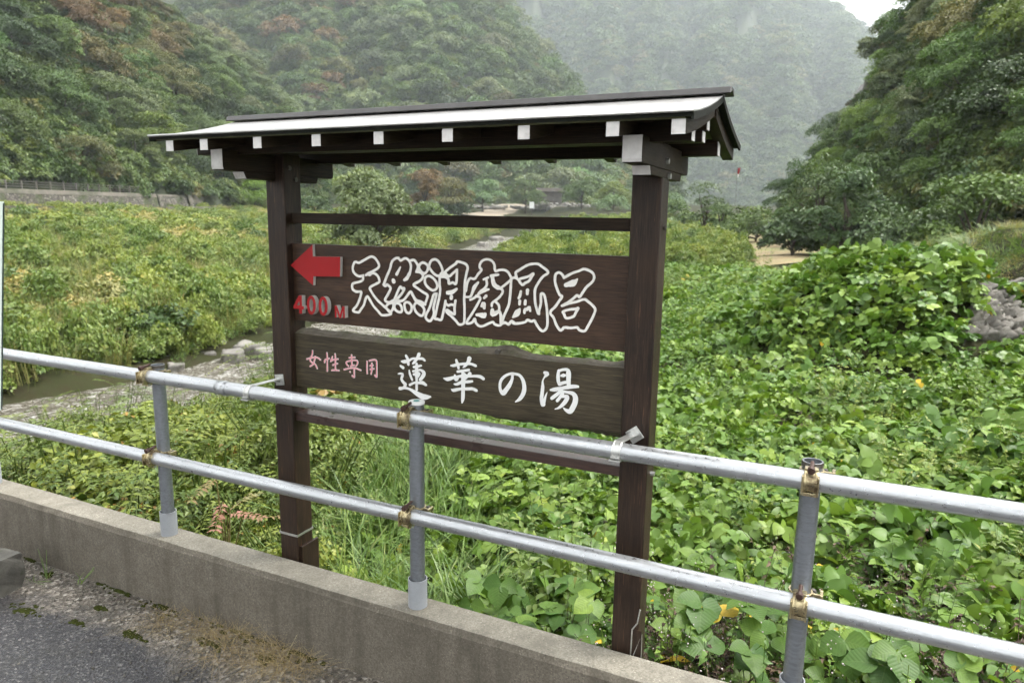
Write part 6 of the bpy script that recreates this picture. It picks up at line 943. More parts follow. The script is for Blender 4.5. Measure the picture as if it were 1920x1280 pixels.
p = px2w(1540, 430, 40); sprayshrub('leaning_tree', 307, (p.x, 40, gz_(p.x, 40)-.1), 2.2, 4.6, (.085,.130,.045), 'loose leaning tree behind the dark shrub under the cliff', 'tree', z0=1.4, leaf=.16, per=26)
p = px2w(1840, 400, 25); sprayshrub('bright_tree', 308, (p.x, 25, gz_(p.x, 25)-.1), 2.3, 3.1, (.095,.150,.036), 'bright green small tree on top of the grassy bank at right', 'tree', z0=.7, leaf=.16, per=34, flat=.4)
p = px2w(1740, 410, 27); sprayshrub('bank_shrub', 309, (p.x, 27, gz_(p.x, 27)-.1), 1.8, 2.0, (.068,.110,.038), 'low dark shrub below the bright tree on the grassy bank', 'shrub', leaf=.14, per=38)
p = px2w(1890, 330, 30); sprayshrub('vine_covered_tree', 310, (p.x, 30, gz_(p.x, 30)-.1), 2.3, 4.4, (.072,.122,.050), 'vine-smothered tree at the right edge behind the bright tree', 'tree', leaf=.17, per=40, lobes=11, flat=.8)
p = px2w(1420, 425, 48); sprayshrub('round_bush', 311, (p.x, 48, gz_(p.x, 48)-.1), 2.4, 2.1, (.105,.155,.050), 'light green rounded bush left of the dark shrub by the path', 'shrub', leaf=.17, per=36, lobes=10)
p = px2w(1110, 452, 50); sprayshrub('round_bush', 312, (p.x, 50, gz_(p.x, 50)-.1), 1.25, 1.3, (.070,.110,.040), 'small dark bush by the stream just below the sign top rail', 'shrub', leaf=.14, per=34)
for i, (px, py, Y, R_, H_, c) in enumerate([(800,402,120,3.4,2.6,MD),(850,400,150,4.0,3.0,DK),(1250,402,110,3.5,3.2,MD),(1290,405,85,2.2,2.0,PL),(1385,415,70,2.6,2.4,MD),(590,402,110,3.0,2.6,DK),(1150,398,160,4.2,3.0,PL)]):
    p = px2w(px, py, Y); w_ = ['left of the distant sandy track', 'beside the distant sandy track', 'right of the right sign post, far off', 'pale, close right of the right sign post', 'at the far end of the tan path', 'beside the left sign post, far off', 'seen just left of the right sign post'][i]
    sprayshrub('valley_bush', 330+i, (p.x, Y, gz_(p.x, Y)-.2), R_, H_, jitc(c), 'rounded bush %s' % w_, 'shrub', leaf=.3, per=24, group='bushes on the valley floor')

for px, Y, sc, c, lab in ((795,135,1.15,BR,'dark russet tree right of the round willow, under the sign roof'),(845,150,1.2,OL,'olive tree second right of the round willow, under the sign roof'),(905,175,1.25,PL,'pale leafy tree under the middle of the sign roof'),(985,185,1.2,MD,'green tree left of the far hut, under the sign roof'),(1090,180,1.2,MD,'green tree right of the far hut, under the sign roof'),(1150,170,1.0,BT,'bright tree just left of the right sign post, far off'),(585,125,1.0,MD,'green tree between the left sign post and the willow, far off'),(480,112,.8,BT,'light green tree left of the left sign post by the far wall')):
    p = px2w(px, 400, Y); place_tree((p.x, Y, gz_(p.x, Y)-.8), sc, jitc(c, .05), int(px) % 6, lab, 'tree', None)
# ---------------------------------------------------------------- ground cover
KUD = [kudzu_clump(i, 42, .36, .078, .24) for i in range(5)]
KUDS = [kudzu_clump(300+i, 70, .36, .052, .26, .55) for i in range(4)]
KUDB = [kudzu_clump(10+i, 26, .36, .125, .30, .5) for i in range(4)]
BSH = []
for i in range(5):
    _b, _l = crown_bag(260+i, R=.42, H=.42, lobes=7, sprays=9, per=18, leaf=.058, z0=-.02, flat=.8); BSH.append(_b.mesh('low_bush', M['weed']))
BSHY = []
for i in range(3):
    _b, _l = crown_bag(270+i, R=.42, H=.46, lobes=7, sprays=9, per=18, leaf=.055, z0=-.02, flat=.8); BSHY.append(_b.mesh('low_bush', M['straw']))
LSH = []
for i in range(4):
    _b, _l = crown_bag(290+i, R=.36, H=.50, lobes=9, sprays=12, per=26, leaf=.036, z0=.02, flat=.9); LSH.append(_b.mesh('shrub', M['shrub']))
STR = [grass_clump(280+i, 60, .28, .55, .010, .6, 'straw') for i in range(3)]
WEED = [weed_clump(20+i, 13, .22, .42, .07, 11) for i in range(5)] + [weed_clump(30+i, 16, .26, .75, .085, 12) for i in range(3)]
FLOW = [weed_clump(40+i, 22, .2, .30, .045, 9, 'kudzu', 2, .3, .6) for i in range(3)]
GRS = [grass_clump(50+i, 60, .2, .62, .015, .9) for i in range(4)] + [grass_clump(56+i, 50, .2, .8, .008, .5) for i in range(2)]
PIN = [pinnate_clump(60+i, 22, .22, .62, .030) for i in range(4)]
FINE = [weed_clump(70+i, 26, .3, .5, .045, 16, 'shrub', 0, .5, .5) for i in range(3)]
def emit(name, protos, x, y, sc, label, cat, dz=-.03, szr=(.8, 1.25), follow=.8):
    n = len(x); z = terrain(x, y) + dz; nx_, ny_ = tnormal(x, y); rx = np.arctan(-ny_)*follow*-1; ry = np.arctan(nx_)*follow
    rot = np.stack([-np.arctan(ny_)*follow + rng.normal(0, .07, n), np.arctan(nx_)*follow + rng.normal(0, .07, n), rng.uniform(0, 6.28, n)], -1)
    # tilt then spin: use a mostly upright euler, spin dominates
    s = np.broadcast_to(sc, (n,))*rng.uniform(.8, 1.2, n); scl = np.stack([s, s, np.where(s > 1.2, 1.2*(s/1.2)**.15, s)*rng.uniform(*szr, n)], -1)
    return scatter(name, protos, np.stack([x, y, z], -1), rot, scl, rng.integers(0, len(protos), n), label, cat)
def dpath(x, y):
    P = np.array(PATH); b = np.full(x.shape, 1e9)
    for i in range(len(P)-1):
        a, c = P[i], P[i+1]; d = c-a; t = np.clip(((x-a[0])*d[0]+(y-a[1])*d[1])/(d@d), 0, 1); b = np.minimum(b, np.hypot(x-a[0]-d[0]*t, y-a[1]-d[1]*t))
    return b
def zone(x, y):
    d, st = river_dist(x, y); half = np.interp(y, [0, 12, 20, 60, 100, 140], [1.5, 1.6, 1.6, 2.6, 3.4, 2.0]); sx, sy = w2s(x, y); return d, np.abs(d)-half, sy
XY = [cells(2.0, 9, .22), cells(9, 20, .33), cells(20, 45, .6), cells(45, 125, 1.2)]; SC = [1.0, 1.0, 1.55, 3.0]
bags = {k: [[], [], []] for k in ('kud', 'weed', 'grs', 'pin', 'fine', 'flow', 'mound', 'bsh', 'str', 'kuds', 'kudb', 'bankg', 'dead', 'bshy', 'lsh')}
def put_in(k, x, y, s): bags[k][0].append(x); bags[k][1].append(y); bags[k][2].append(np.broadcast_to(s, x.shape))
for (x, y), s in zip(XY, SC):
    pp = (dpath(x, y) < 2.7) & (rng.uniform(size=x.size) < .12 + .5*smooth01(.7, 2.0, dpath(x, y))); put_in('bankg', x[pp], y[pp], s*.6)
    d, e, sy = zone(x, y); ok = (e > .15) & (sy > 2.08) & (dpath(x, y) > 2.5) & (np.min(np.hypot(x[:, None]-COBA[None, :, 0], y[:, None]-COBA[None, :, 1]), axis=1) > .22); x, y, d, e, sy = [q[ok] for q in (x, y, d, e, sy)]
    u = rng.uniform(size=x.size); nn = fbm(x*.28, y*.28, 21); n2 = fbm(x*.9, y*.9, 33)
    gravelbed = (e < .6) & (u < .6); keep = ~gravelbed; x, y, d, e, sy, u, nn, n2 = [q[keep] for q in (x, y, d, e, sy, u, nn, n2)]
    left = d < 0; tx = x/np.maximum(y, .1)
    mound = (np.hypot((x-5.8)/2.5, (y-11.0)/2.5) < 1.0 + .25*(n2-.5))
    farr = y > 26
    # right bank near: vines, with a grassy hollow behind the sign and shrubs at the left
    grassy = (~left) & (tx < -.02) & (tx > -.34) & (y > 3.0) & (y < 30) & (u < .7)
    shrub = (~left) & (tx <= -.28) & (y < 16) & (sy > 2.42)
    k_kud = (~left) & ~mound & ~grassy & ~shrub & ~farr
    bank = k_kud & (x > 8.7) & (y > 10)
    low = (~left) & (sy < 3.3) & (tx > .12) & ~mound
    put_in('mound', x[mound], y[mound], s*rng.uniform(.7, 1.1, int(mound.sum())))
    for _k in range(2): jm = rng.normal(0, .12, (2, int(mound.sum()))); put_in('kud', x[mound]+jm[0], y[mound]+jm[1], s*1.0)
    gap = (fbm(x*1.6, y*1.6, 51) > .645) & (y < 14); kk = k_kud & ~bank & ~(low & (u < .62)) & ~gap; n3 = fbm(x*.55, y*.55, 77); ub = rng.uniform(size=x.size)
    wd_ = kk & ((nn < .36) & (ub < .6) | (ub < .10)); put_in('weed', x[wd_], y[wd_], s*rng.uniform(.5, .8, int(wd_.sum())))
    m = kk & ~wd_ & (n3 > .56); put_in('kuds', x[m], y[m], s*1.05); m = kk & ~wd_ & (n3 < .40) & (y < 12); put_in('kudb', x[m], y[m], s*.9); m = kk & ~wd_ & ~(n3 > .56) & ~((n3 < .40) & (y < 12)); put_in('kud', x[m], y[m], s)
    m = low & (u < .62); put_in('flow', x[m], y[m], s)
    m = bank & (u < .8); put_in('bankg', x[m], y[m], s*1.0); m = bank & (u >= .8); put_in('weed', x[m], y[m], s*.5); m = k_kud & gap; put_in('dead', x[m], y[m], s*.8)
    m = grassy; put_in('grs', x[m], y[m], s*.9); m = grassy & (u < .14); put_in('kud', x[m], y[m], s*.9)
    m = shrub & (u < .5); put_in('lsh', x[m], y[m], s*rng.uniform(.6, 1.15, int(m.sum()))*np.where(e[m] < 2.2, .75, 1.0)); m = shrub & (u < .16); put_in('pin', x[m], y[m], s*1.2); m = shrub & (u >= .5) & (u < .8) & (e > 1.6); put_in('fine', x[m], y[m], s*.9); m = shrub & (u > .8); put_in('grs', x[m], y[m], s*.7)
    m = (~left) & farr & (u < .55); put_in('kud', x[m], y[m], s*.9); m = (~left) & farr & (u >= .55); put_in('bsh', x[m], y[m], s*.8)
    gl = left & (n2 > .46) & (u < .55); put_in('str', x[gl], y[gl], s*1.15); w2 = left & ~gl & (u > .8); put_in('weed', x[w2], y[w2], s*.9); yl = left & ~gl & ~w2 & (fbm(x*.16, y*.16, 91) > .57) & (u < .7); put_in('bshy', x[yl], y[yl], s*1.05); m = left & ~gl & ~w2 & ~yl & (nn > .40); put_in('bsh', x[m], y[m], s*1.0); m = left & ~gl & ~w2 & (nn <= .40); put_in('fine', x[m], y[m], s*.9)
ra = np.random.default_rng(44); qx, qy = ra.uniform(-6.2, -3.5, 34), ra.uniform(2.55, 4.2, 34); put_in('pin', qx*CW+qy*SW, -qx*SW+qy*CW, ra.uniform(1.3, 2.3, 34)); qx, qy = ra.uniform(-6.0, -3.5, 22), ra.uniform(2.6, 4.4, 22); put_in('lsh', qx*CW+qy*SW, -qx*SW+qy*CW, ra.uniform(1.2, 2.1, 22))
C = {k: [np.concatenate(q) for q in v] for k, v in bags.items()}
emit('kudzu_cover', KUD, *C['kud'], 'sea of trifoliate green vine leaves covering the right bank', 'vines')
emit('fine_vines', KUDS, *C['kuds'], 'patches of small-leaved vines among the larger leaves on the right bank', 'vines')
emit('broad_vines', KUDB, *C['kudb'], 'patches of broad-leaved vine on the right bank', 'vines')
emit('kudzu_mound', KUDB, *C['mound'], 'thick vine leaves heaped over the mound at right', 'vines', .0, (.8, 1.25))
emit('low_bushes', BSH, *C['bsh'], 'rounded yellow-green bushes crowding the left river flats', 'bushes', szr=(.6, 2.2))
emit('yellow_bushes', BSHY, *C['bshy'], 'straw-yellow bushes in patches on the left river flats', 'bushes', szr=(.8, 1.6))
emit('bank_shrubs', LSH, *C['lsh'], 'dense small-leaved shrubs behind the parapet at left', 'shrubs', szr=(.8, 1.5))
emit('straw_grass', STR, *C['str'], 'straw-tinted tall grass on the left river flats', 'grass', szr=(.7, 2.0))
emit('bank_grass', STR + GRS[:2], *C['bankg'], 'short dry grass on the bank at the right edge', 'grass', szr=(.25, .5))
DEADC = [weed_clump(700+i, 16, .2, .28, .045, 7, 'dead', 0, 1.3, .5) for i in range(3)]
emit('withered_patches', DEADC, *C['dead'], 'dark withered stalks showing in the gaps between the vines', 'dead plants', szr=(.5, 1.0))
emit('weed_cover', WEED, *C['weed'], 'yellow-green weeds covering the river flats', 'weeds', szr=(.7, 1.4))
emit('grass_cover', GRS, *C['grs'], 'long arching grass on the banks', 'grass', szr=(.6, 1.15))
emit('shrub_cover', PIN, *C['pin'], 'feathery-leaved shrubs behind the parapet at left', 'shrubs', szr=(.9, 1.5))
emit('brush_cover', FINE, *C['fine'], 'fine-leaved brush on the river flats', 'brush', szr=(.8, 1.6))
emit('flowering_weeds', FLOW, *C['flow'], 'low weeds dotted with tiny white flowers beyond the parapet at right', 'flowers', szr=(.8, 1.4))
# larger bushes breaking up the left flats
xb, yb = cells(13, 75, 1.7, -42, 0); d, e, sy = zone(xb, yb); k = (d < 0) & (e > 1.0) & (rng.uniform(size=xb.size) < .42 + .3*smooth01(30, 55, yb)) & (fbm(xb*.12, yb*.12, 61) > .40); xb, yb = xb[k], yb[k]
sc_ = np.minimum(rng.gamma(4, .12, xb.size) + .2, 1.0)
scatter('flat_bushes', UG, np.stack([xb, yb, terrain(xb, yb)-.05], -1), np.stack([0*xb, 0*xb, rng.uniform(0, 6, xb.size)], -1), np.stack([sc_, sc_, sc_*rng.uniform(.7, 1.1, xb.size)], -1), rng.integers(0, 5, xb.size), 'leafy bushes scattered over the left river flats', 'bushes')
# ---------------------------------------------------------------- far road, retaining walls, fence
RX = -43.2
far_road = MB()
for k in range(30):
    y = 40 + 2.9*k; z = float(np.interp(y, [40, 65, 90, 112, 130], [1.55, 1.80, 2.18, 2.5, 2.75])); far_road.v += [(RX+4.2, y, z), (RX-.3, y, z+.02)]
far_road.f = [(2*k, 2*k+2, 2*k+3, 2*k+1) for k in range(29)]
put(far_road.build('road', M['far_concrete'], None), 'narrow lane along the far bank under the retaining wall', 'road', kind='structure')
def lane_z(y): return float(np.interp(y, [40, 65, 90, 112, 130], [1.55, 1.80, 2.18, 2.5, 2.75]))
mb = MB()
for k in range(18):
    y0, y1 = 42+2.9*k, 44.9+2.9*k; z0, z1 = lane_z(y0), lane_z(y1); mb.add([(RX+4.2,y0,z0-.4),(RX+4.35,y0,z0-.4),(RX+4.35,y0,z0+.13),(RX+4.2,y0,z0+.13),(RX+4.2,y1,z1-.4),(RX+4.35,y1,z1-.4),(RX+4.35,y1,z1+.13),(RX+4.2,y1,z1+.13)], [(0,1,2,3),(4,7,6,5),(0,4,5,1),(1,5,6,2),(2,6,7,3),(3,7,4,0)])
kb = mb.build('lane_kerb', M['far_concrete'], None); put(kb, 'long thin concrete kerb at the river side of the far lane', 'kerb')
def ret_wall(y0, y1, zlo, zhi, h_stone, h_cap, label, x=RX-.3, n=20, gap=2.0, rail_h=.78, fence=True, stone=True, lean=.25):
    w = empty('retaining_wall', (x, (y0+y1)/2, lane_z((y0+y1)/2))); put(w, label, 'wall'); ox, oy, oz = w.location
    ms, mc = MB(), MB(); Z = lambda y: lane_z(y) + np.interp(y, [y0, y1], [zlo, zhi])
    for i in range(n):
        a, b = y0+(y1-y0)*i/n, y0+(y1-y0)*(i+1)/n
        za, zb = Z(a), Z(b)
        ms.add([(0,a-oy,za-oz-.6),(-lean*h_stone,a-oy,za-oz+h_stone),(0,b-oy,zb-oz-.6),(-lean*h_stone,b-oy,zb-oz+h_stone)], [(0,2,3,1)])
        x1 = -lean*h_stone+.03; x2 = x1-.10-.2*h_cap
        mc.add([(x1,a-oy,za-oz+h_stone),(x2,a-oy,za-oz+h_stone+h_cap),(x2-.3,a-oy,za-oz+h_stone+h_cap),(x1,b-oy,zb-oz+h_stone),(x2,b-oy,zb-oz+h_stone+h_cap),(x2-.3,b-oy,zb-oz+h_stone+h_cap)], [(0,3,4,1),(1,4,5,2)])
    ms.build('stone_face', M['rubble'] if stone else M['far_concrete'], w, off=(0,0,0)); mc.build('concrete_cap', M['far_concrete'], w, off=(0,0,0))
    if fence:
        f = empty('guard_fence', (x+x2-.15, (y0+y1)/2, Z((y0+y1)/2)+h_stone+h_cap)); put(f, label.replace('retaining wall', 'railing').split(' with')[0] + ' topping its wall, thin posts and wires', 'fence'); fx, fy, fz = f.location
        y = y0+.4; posts = []
        while y < y1:
            zz = Z(y)+h_stone+h_cap-fz; MB().box(-.05, .05, y-fy-.05, y-fy+.05, zz-.1, zz+rail_h).build('fence_post', M['fence'], f, off=(0,0,0)); posts.append((y, zz)); y += gap
        for hh in (.22, .45, .68):
            MB().tube([(0, q-fy, zz+hh) for q, zz in posts], .022, 5).build('wire', M['fence'], f, off=(0,0,0))
    return w
ret_wall(54, 88, 0, 0, 1.15, .42, 'near mossy rubble retaining wall with a concrete cap on the far left bank')
ret_wall(88.4, 96, .02, .0, 1.3, .2, 'short overgrown retaining wall with rubble face, between the longer ones', fence=False)
ret_wall(96.4, 122, .0, -.1, .5, 1.5, 'far pale concrete retaining wall with rubble foot near the left sign post', stone=True, gap=1.9, lean=.2)
ret_wall(97, 103, 2.9, 2.9, .9, .5, 'small upper retaining wall with its own railing above the far wall', x=RX-4.2, gap=2.0)
# hut on a stone embankment far up the valley
p = px2w(1030, 392, 195); hut = empty('timber_hut', (p.x, 195, p.z-.2)); put(hut, 'small grey timber hut on a stone embankment far up the valley', 'hut'); o0 = (0,0,0)
MB().box(-3.2, 3.2, -2.5, 2.5, .6, 4.6).build('wall', M['hutwood'], hut, off=o0); MB().prism([(-3.2, 4.5), (0, 5.5), (3.2, 4.5), (3.2, 4.75), (0, 5.8), (-3.2, 4.75)], -3.8, 3.8, 'x').build('roof', M['beam'], hut, off=o0)
for x in (-1.7, .3, 1.9): MB().box(x-.45, x+.45, -2.56, -2.47, 1.8, 3.4).build('window', M['bolt'], hut, off=o0)
def stones(name, pts, size, seed, mat_, parent=None, label=None, cat=None, part='stone', flat=.7):
    shapes = [rough_block('stone', 1, 1, 1, seed+i, mat_, 3, .45) for i in range(5)]
    for me in shapes: me.shade_smooth()
    out = []
    for i, q in enumerate(pts):
        o = link(part, shapes[i % 5], parent, q); s = size*random.uniform(.65, 1.3); o.scale = (s*random.uniform(.9, 1.35), s*random.uniform(.8, 1.1), s*flat*random.uniform(.8, 1.2)); o.rotation_euler = (random.uniform(-.3, .3), random.uniform(-.3, .3), random.uniform(0, 6.28)); out.append(o)
    return out
em = empty('stone_embankment', (p.x+6, 190, p.z-.3)); put(em, 'heap of pale boulders below the timber hut, far up the valley', 'stones')
stones('b', [(random.uniform(-11, 9), random.uniform(-2.5, 2.5), random.uniform(0, 1.6)) for _ in range(110)], 1.1, 60, M['stone'], em)
fw = empty('stone_footing', (px2w(940, 392, 190).x, 190, p.z-.2)); put(fw, 'low row of grey stones left of the hut embankment, far up the valley', 'stones')
stones('b', [(random.uniform(-9, 9), random.uniform(-1, 1), random.uniform(0, .6)) for _ in range(60)], .9, 66, M['stone'], fw)
q = px2w(997, 385, 170); bd = empty('notice_board', (q.x, 170, gz_(q.x, 170)+.2)); put(bd, 'tiny white notice board on a stake left of the far hut', 'sign'); hq = q.z - bd.location.z
MB().box(-.55, .55, -.04, .04, hq-.7, hq+.8).build('panel', M['white'], bd, off=o0); MB().box(-.07, .07, .05, .15, -.5, hq+.6).build('stake', M['hutwood'], bd, off=o0)
q = px2w(1385, 322, 75); fl = empty('banner', (q.x, 75, q.z-1.35)); fl.scale = (.5, .5, .5); put(fl, 'small red and white banner on a pole right of the sign roof', 'banner')
MB().tube([(-.25, 0, -5.), (-.25, 0, 3.6)], .04, 6).build('pole', M['hutwood'], fl, off=o0); 
MB().add([(-.2, 0, 2.2), (.1, .05, 2.15), (.22, -.05, 2.9), (.3, 0, 3.5), (-.2, 0, 3.4)], [(0, 1, 2, 4), (2, 3, 4)]).build('cloth', M['red'], fl, off=o0); MB().add([(-.2, 0, 1.5), (.06, .05, 1.5), (.1, .05, 2.14), (-.2, 0, 2.19)], [(0, 1, 2, 3)]).build('cloth', M['white'], fl, off=o0)
# cliff rock showing through the right hillside
def v_at(px, py): vv = np.linspace(0, 1, 400); return float(vv[np.argmin(np.abs(w2px(HD(np.full(400, float(px)), vv))[1]-py))])
for i, (px0, px1, pa, pb) in enumerate([(1592, 1668, 185, 85), (1500, 1570, 290, 215)]):
    v0, v1 = v_at((px0+px1)/2, pa), v_at((px0+px1)/2, pb)
    n_ = 26; U, Vv = np.meshgrid(np.linspace(px0, px1, n_), np.linspace(v0, v1, n_)); P_ = HD(U, Vv); rel = (fbm(U*.09, Vv*22, 41, 5)-.5)*3.2; ed = np.minimum(np.minimum(np.linspace(0, 1, n_)[None, :], 1-np.linspace(0, 1, n_)[None, :]), np.minimum(np.linspace(0, 1, n_)[:, None], 1-np.linspace(0, 1, n_)[:, None]))*4
    off_ = np.clip(ed, 0, 1)*2.6 - .8 + rel*.8; P_[..., 0] -= off_*.75; P_[..., 1] -= off_*.55; P_[..., 2] += off_*.2
    F_ = [(j*n_+k, j*n_+k+1, (j+1)*n_+k+1, (j+1)*n_+k) for j in range(n_-1) for k in range(n_-1)]
    o = link('cliff', fastmesh('cliff', P_.reshape(-1, 3), F_, M['rock'])); put(o, ['grey rock outcrop high on the right hillside, near the skyline', 'grey rock outcrop at the foot of the right hillside ridge'][i], 'rock')
# ---------------------------------------------------------------- boulders in the stream
BO = [(470,660,.62),(438,672,.5),(405,652,.42),(360,662,.3),(330,690,.3),(500,668,.5),(392,668,.28),(930,452,1.6),(955,466,1.4),(980,447,1.2),(905,462,1.2)]
shp = [rough_block('boulder', 1, 1, 1, 80+i, M['stone'], 5, .4) for i in range(4)]
for me in shp: me.shade_smooth()
for i, (px, py, s) in enumerate(BO):
    a = px2w(px, py, 1.0); zt = -1.58 if py > 500 else -1.45; k = (EYE-zt)/(EYE-a.z); o = link('boulder', shp[i % 4], None, (a.x*k, a.y*k, zt+.05*s)); o.scale = (s, s*.8, s*.62); o.rotation_euler = (0, 0, i*1.7)
    put(o, ['largest rounded grey boulder at the stream edge left of the left post','second grey boulder beside the largest one at the stream edge','brown-grey boulder behind the two largest ones at the stream bank','small stone at the far stream bank above the first rail post','small stone in the shallow water just above the top rail','grey boulder half hidden behind the left sign post','small stone left of the largest stream boulder','flat rock in the far stream, middle of the distant rapids','pale rock at the near edge of the distant rapids','small rock at the top of the distant rapids','leftmost rock of the distant rapids'][i], 'boulder', 'boulders in the stream')
# stone-faced bank at the right edge
gb = empty('stone_bank', tuple(COBA.mean(0))); put(gb, 'pitched grey cobbles facing the bank at the right edge, half under the vines', 'stones'); o3 = gb.location
for o in stones('b', [(q[0]-o3.x, q[1]-o3.y, q[2]-o3.z+.03) for q in COB], .165, 90, M['gabion'], gb, flat=.8): o.rotation_euler = (random.uniform(-.3, .3), -.5+random.uniform(-.3, .3), random.uniform(-.5, .5))
# ---------------------------------------------------------------- the nearest vines: every leaf its own piece
LV = []
for i in range(6):
    r = np.random.default_rng(500+i); b = Bag(); b.add(*leafset(np.zeros((1, 3)), np.array([[0, 1., 0]]), np.array([[0, 0, 1.]]) + rv3(r, 1, .02), np.array([1.]), np.array([.95]), T_KUD, np.array([[.2, .4, .55, .7, .86, 1.0][i]]))); LV.append(b.mesh('leaf', M['near_leaf'], True))
def vine(name, label, centre, radx, rady, nleaf, seed, size=(.07, .105), hz=(.12, .5), fold=None):
    r = np.random.default_rng(seed); rp = random.Random(seed); e = empty(name, (centre[0], centre[1], gz_(*centre))); put(e, label, 'vine', 'vines just beyond the parapet'); o3 = e.location; st = MB()
    k = 0
    while k < nleaf:
        a = r.uniform(0, 6.28); q = math.sqrt(r.uniform()); x = centre[0]+radx*q*math.cos(a); y = centre[1]+rady*q*math.sin(a)
        sx, sy = w2s(x, y)
        if sy < 2.16: continue
        z = gz_(x, y); h = r.uniform(*hz)*(1.05-.5*q); p = np.array([x, y, z+h]); up = Vector((r.normal(0, .38), r.normal(0, .38)-.32, 1)).normalized(); dr = r.uniform(0, 6.28)
        d = Vector((math.cos(dr), math.sin(dr), -.2)); d = (d - up*d.dot(up)).normalized(); sd_ = d.cross(up); s0 = r.uniform(*size); vi = int(r.choice(6, p=[.2, .27, .26, .17, .085, .015]))
        st.tube([(x-o3.x+r.normal(0, .05), y-o3.y+r.normal(0, .05), z-o3.z), (p[0]-o3.x, p[1]-o3.y, p[2]-o3.z-.004)], [.0024, .0016], 4)
        for dd, off_, sc in ((d, 0, 1.0), (sd_*.95+d*.25, -.18, .86), (-sd_*.95+d*.25, -.18, .86)):
            dd = (dd + Vector(r.normal(0, .08, 3))).normalized(); u2 = (up + Vector(r.normal(0, .15, 3))); u2 = (u2 - dd*u2.dot(dd)).normalized(); s2 = dd.cross(u2)
            o = link('leaf', LV[vi], e, Vector(p)-Vector(o3)+d*(off_*s0)); o.rotation_euler = Matrix(((s2.x, dd.x, u2.x), (s2.y, dd.y, u2.y), (s2.z, dd.z, u2.z))).to_euler(); o.scale = (s0*sc,)*3; k += 1
    st.build('stem', M['stem'], e, off=(0,0,0)); return e
vine('kudzu_vine', 'leafy vine below the sign between the middle rail post and the right sign post', s2w(-.85, 2.62)[:2], .42, .34, 84, 601)
vine('kudzu_vine', 'leafy vine with rounded leaves just left of the middle rail post, beyond the parapet', s2w(-1.32, 2.60)[:2], .33, .30, 60, 602, (.07, .11))
vine('kudzu_vine', 'vine with big dark trifoliate leaves right of the right sign post', s2w(-.20, 2.72)[:2], .36, .34, 75, 603, (.085, .13), (.2, .55))
vine('kudzu_vine', 'large-leaved vine at the right edge behind the right rail post', s2w(.45, 2.85)[:2], .45, .38, 81, 604, (.085, .125), (.15, .5))
# dead brown leaves and dry stalks by the right post
P_ = []; 
for cx, cyy, rad, n in ((-.42, 2.45, .2, 10), (-.30, 2.75, .2, 8), (.62, 2.75, .16, 8), (-.62, 2.35, .12, 5)):
    for _ in range(n):
        q = s2w(cx+random.gauss(0, rad*.6), cyy+abs(random.gauss(0, rad*.6)), 0); P_.append((q.x, q.y, gz_(q.x, q.y)+random.uniform(.0, .16)))
n = len(P_); s_ = rng.uniform(.5, .95, n); scatter('dead_leaves', DEADC, P_, np.stack([rng.normal(0, .3, n), rng.normal(0, .3, n), rng.uniform(0, 6.28, n)], -1), np.stack([s_, s_, s_], -1), rng.integers(0, 3, n), 'withered brown leaves and stalks among the vines by the right post', 'dead leaves')
# red-leaved shrub sprig behind the first rail post
rs = empty('red_sprig', s2w(-2.62, 2.35, -1.7)); put(rs, 'feathery shrub sprig with pinkish red leaf tips left of the first rail post', 'shrub'); M['redleaf'] = leafmat('red_leaf', G((0, (.13,.15,.04)), (.5, (.22,.12,.07)), (1, (.32,.13,.11))), .45, .25)
link('foliage', pinnate_clump(77, 5, .10, .50, .036, 'redleaf'), rs)
# ---------------------------------------------------------------- road edge: grit, moss, straw
peb = [rough_block('pebble', 1, 1, 1, 120+i, M['gabion'], 1, .5) for i in range(4)]; n = 1500
sx = rng.uniform(-3.6, -.2, n); sy = WF - np.abs(rng.normal(0, .17, n)) - .004; k = sy > 1.1; sx, sy = sx[k], sy[k]; n = len(sx); pw = np.array([s2w(a, b, RZ) for a, b in zip(sx, sy)]); s_ = rng.gamma(2.2, .0022, n)+.002; pw[:, 2] += s_*.3
s_ *= .62; scatter('grit', peb, pw, rng.uniform(0, 6.28, (n, 3)), np.stack([s_*1.3, s_, s_*.8], -1), rng.integers(0, 4, n), 'loose grit along the foot of the parapet', 'gravel')
mm = MB(); rm = random.Random(9)
def pad(cx, cyy, rx, ry, h, rot=0):
    nu = 16; nv = 5; base = len(mm.v); se = rm.random()*50
    mm.v.append((cx, cyy, RZ+h))
    for j in range(1, nv+1):
        for i in range(nu):
            a = 2*math.pi*i/nu; q = j/nv*(1+.55*(float(vnoise(math.cos(a)*1.8+se, math.sin(a)*1.8, 3))-.5)); x = rx*q*math.cos(a); y = ry*q*math.sin(a); hh = h*(1-(j/nv)**2)*(.6+.8*float(vnoise(x*60+se, y*60, 4))) - (.004 if j == nv else 0)
            mm.v.append((cx+x*math.cos(rot)-y*math.sin(rot), min(cyy+x*math.sin(rot)+y*math.cos(rot), WF-.001), RZ+hh))
    mm.f += [(base, base+1+i, base+1+(i+1) % nu) for i in range(nu)]
    for j in range(nv-1):
        for i in range(nu): a = base+1+j*nu+i; b = base+1+j*nu+(i+1) % nu; mm.f.append((a, a+nu, b+nu, b))
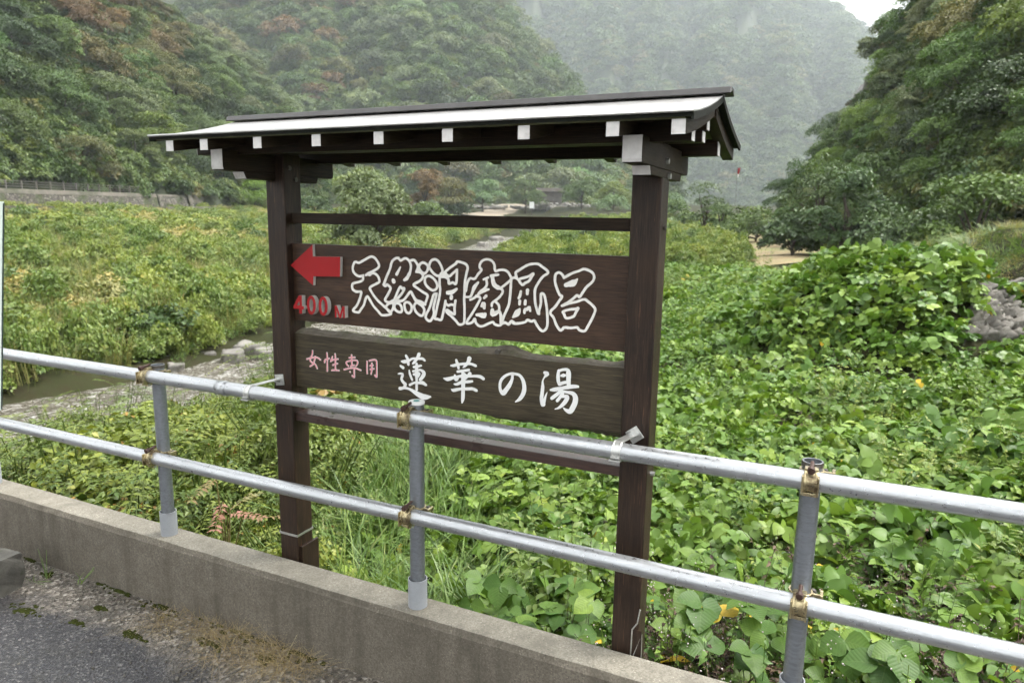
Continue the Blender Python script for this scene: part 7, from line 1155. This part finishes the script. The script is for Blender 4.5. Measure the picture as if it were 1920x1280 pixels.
for px, py, rx, ry in ((225,1108,.085,.022),(305,1140,.06,.02),(200,1095,.03,.012),(46,1145,.075,.03),(142,1166,.035,.008),(190,1140,.025,.012),(245,1190,.05,.012),(450,1185,.12,.02),(560,1225,.12,.02),(90,1078,.03,.01),(500,1235,.05,.02),(395,1205,.05,.014),(60,1048,.03,.01)):
    a = px2w(px, py, 1.0); k = EYE/(EYE-a.z); q = w2s(a.x*k, a.y*k); pad(q[0], q[1], rx*.45, ry*.7, .007)
    for _ in range(26): pad(q[0]+rm.gauss(0, rx*.62), min(q[1]+rm.gauss(0, ry*.8), WF-.005), rm.uniform(.004, .018), rm.uniform(.004, .011), rm.uniform(.003, .007))
put(mm.build('moss', M['moss'], None, True, off=(0,0,0)), 'dark green moss pads along the foot of the parapet', 'moss', kind='stuff'); bpy.data.objects['moss'].location = (0, 0, EYE); bpy.data.objects['moss'].rotation_euler = (0, 0, -YAW)
def straw(seed, n=17):
    r = np.random.default_rng(seed); b = Bag(); blades(b, r, n, .05, .14, .0013, 2.0, 5); return b.mesh('straw', M['dry'])
ST = [straw(800+i) for i in range(4)]; P_ = []
for px, py, n_, sp in ((400,1160,10,18),(330,1175,7,25),(450,1200,14,24),(500,1215,16,26),(520,1240,14,24),(440,1235,8,20),(370,1190,7,22),(300,1165,5,18),(560,1250,8,16),(480,1180,8,18)):
    for _ in range(n_):
        a = px2w(px+random.gauss(0, sp), py+random.gauss(0, sp*.5), 1.0); k = EYE/(EYE-a.z); q = w2s(a.x*k, a.y*k)
        if q[1] < WF-.01: P_.append((a.x*k, a.y*k, .001))
n = len(P_); s_ = rng.uniform(.5, 1.1, n); scatter('dry_grass', ST, P_, np.stack([rng.normal(0, .2, n), rng.normal(0, .2, n), rng.uniform(0, 6.28, n)], -1), np.stack([s_, s_, s_*.7], -1), rng.integers(0, 4, n), 'flattened straw-coloured dry grass at the parapet foot', 'dry grass')
for i, (px, py, tip) in enumerate(((88, 1085, (-.01, .0, .16)), (150, 1095, (.10, .05, .12)), (60, 1090, (.12, -.02, .012)))):
    a = px2w(px, py, 1.0); k = EYE/(EYE-a.z); gs = empty('grass_sprig', (a.x*k, a.y*k, 0)); b = Bag(); r = np.random.default_rng(900+i)
    for j in range(3): stem_tris(b, (0, 0, 0), np.array(tip)*r.uniform(.6, 1.0)+rv3(r, 1, .01)[0]*np.array([1, 1, .2]), .003, .6)
    blades(b, r, 5, .01, .06, .004, 1.0, 3); link('blades', b.mesh('blades', M['grass']), gs); put(gs, ['upright thin grass sprig by the stone block', 'slanting thin grass sprig leaning to the parapet', 'flat-lying grass sprig next to the stone block'][i], 'grass')
# ---------------------------------------------------------------- the misty air of the valley
hz = MB().box(-1320, 1320, -1320, 1560, -5, 590).build('haze', M['hill'], None, off=(0,0,0)); hz.data.materials.clear()
m, t, o = mat('haze_air'); pv = N(t, 'ShaderNodeVolumePrincipled', Density=HAZE, Anisotropy=.2); pv.inputs['Color'].default_value = (.88,.95,1.0,1); L(t, pv.outputs[0], o.inputs['Volume']); hz.data.materials.append(m)
put(hz, 'thin drizzle haze filling the valley', 'haze', kind='stuff')
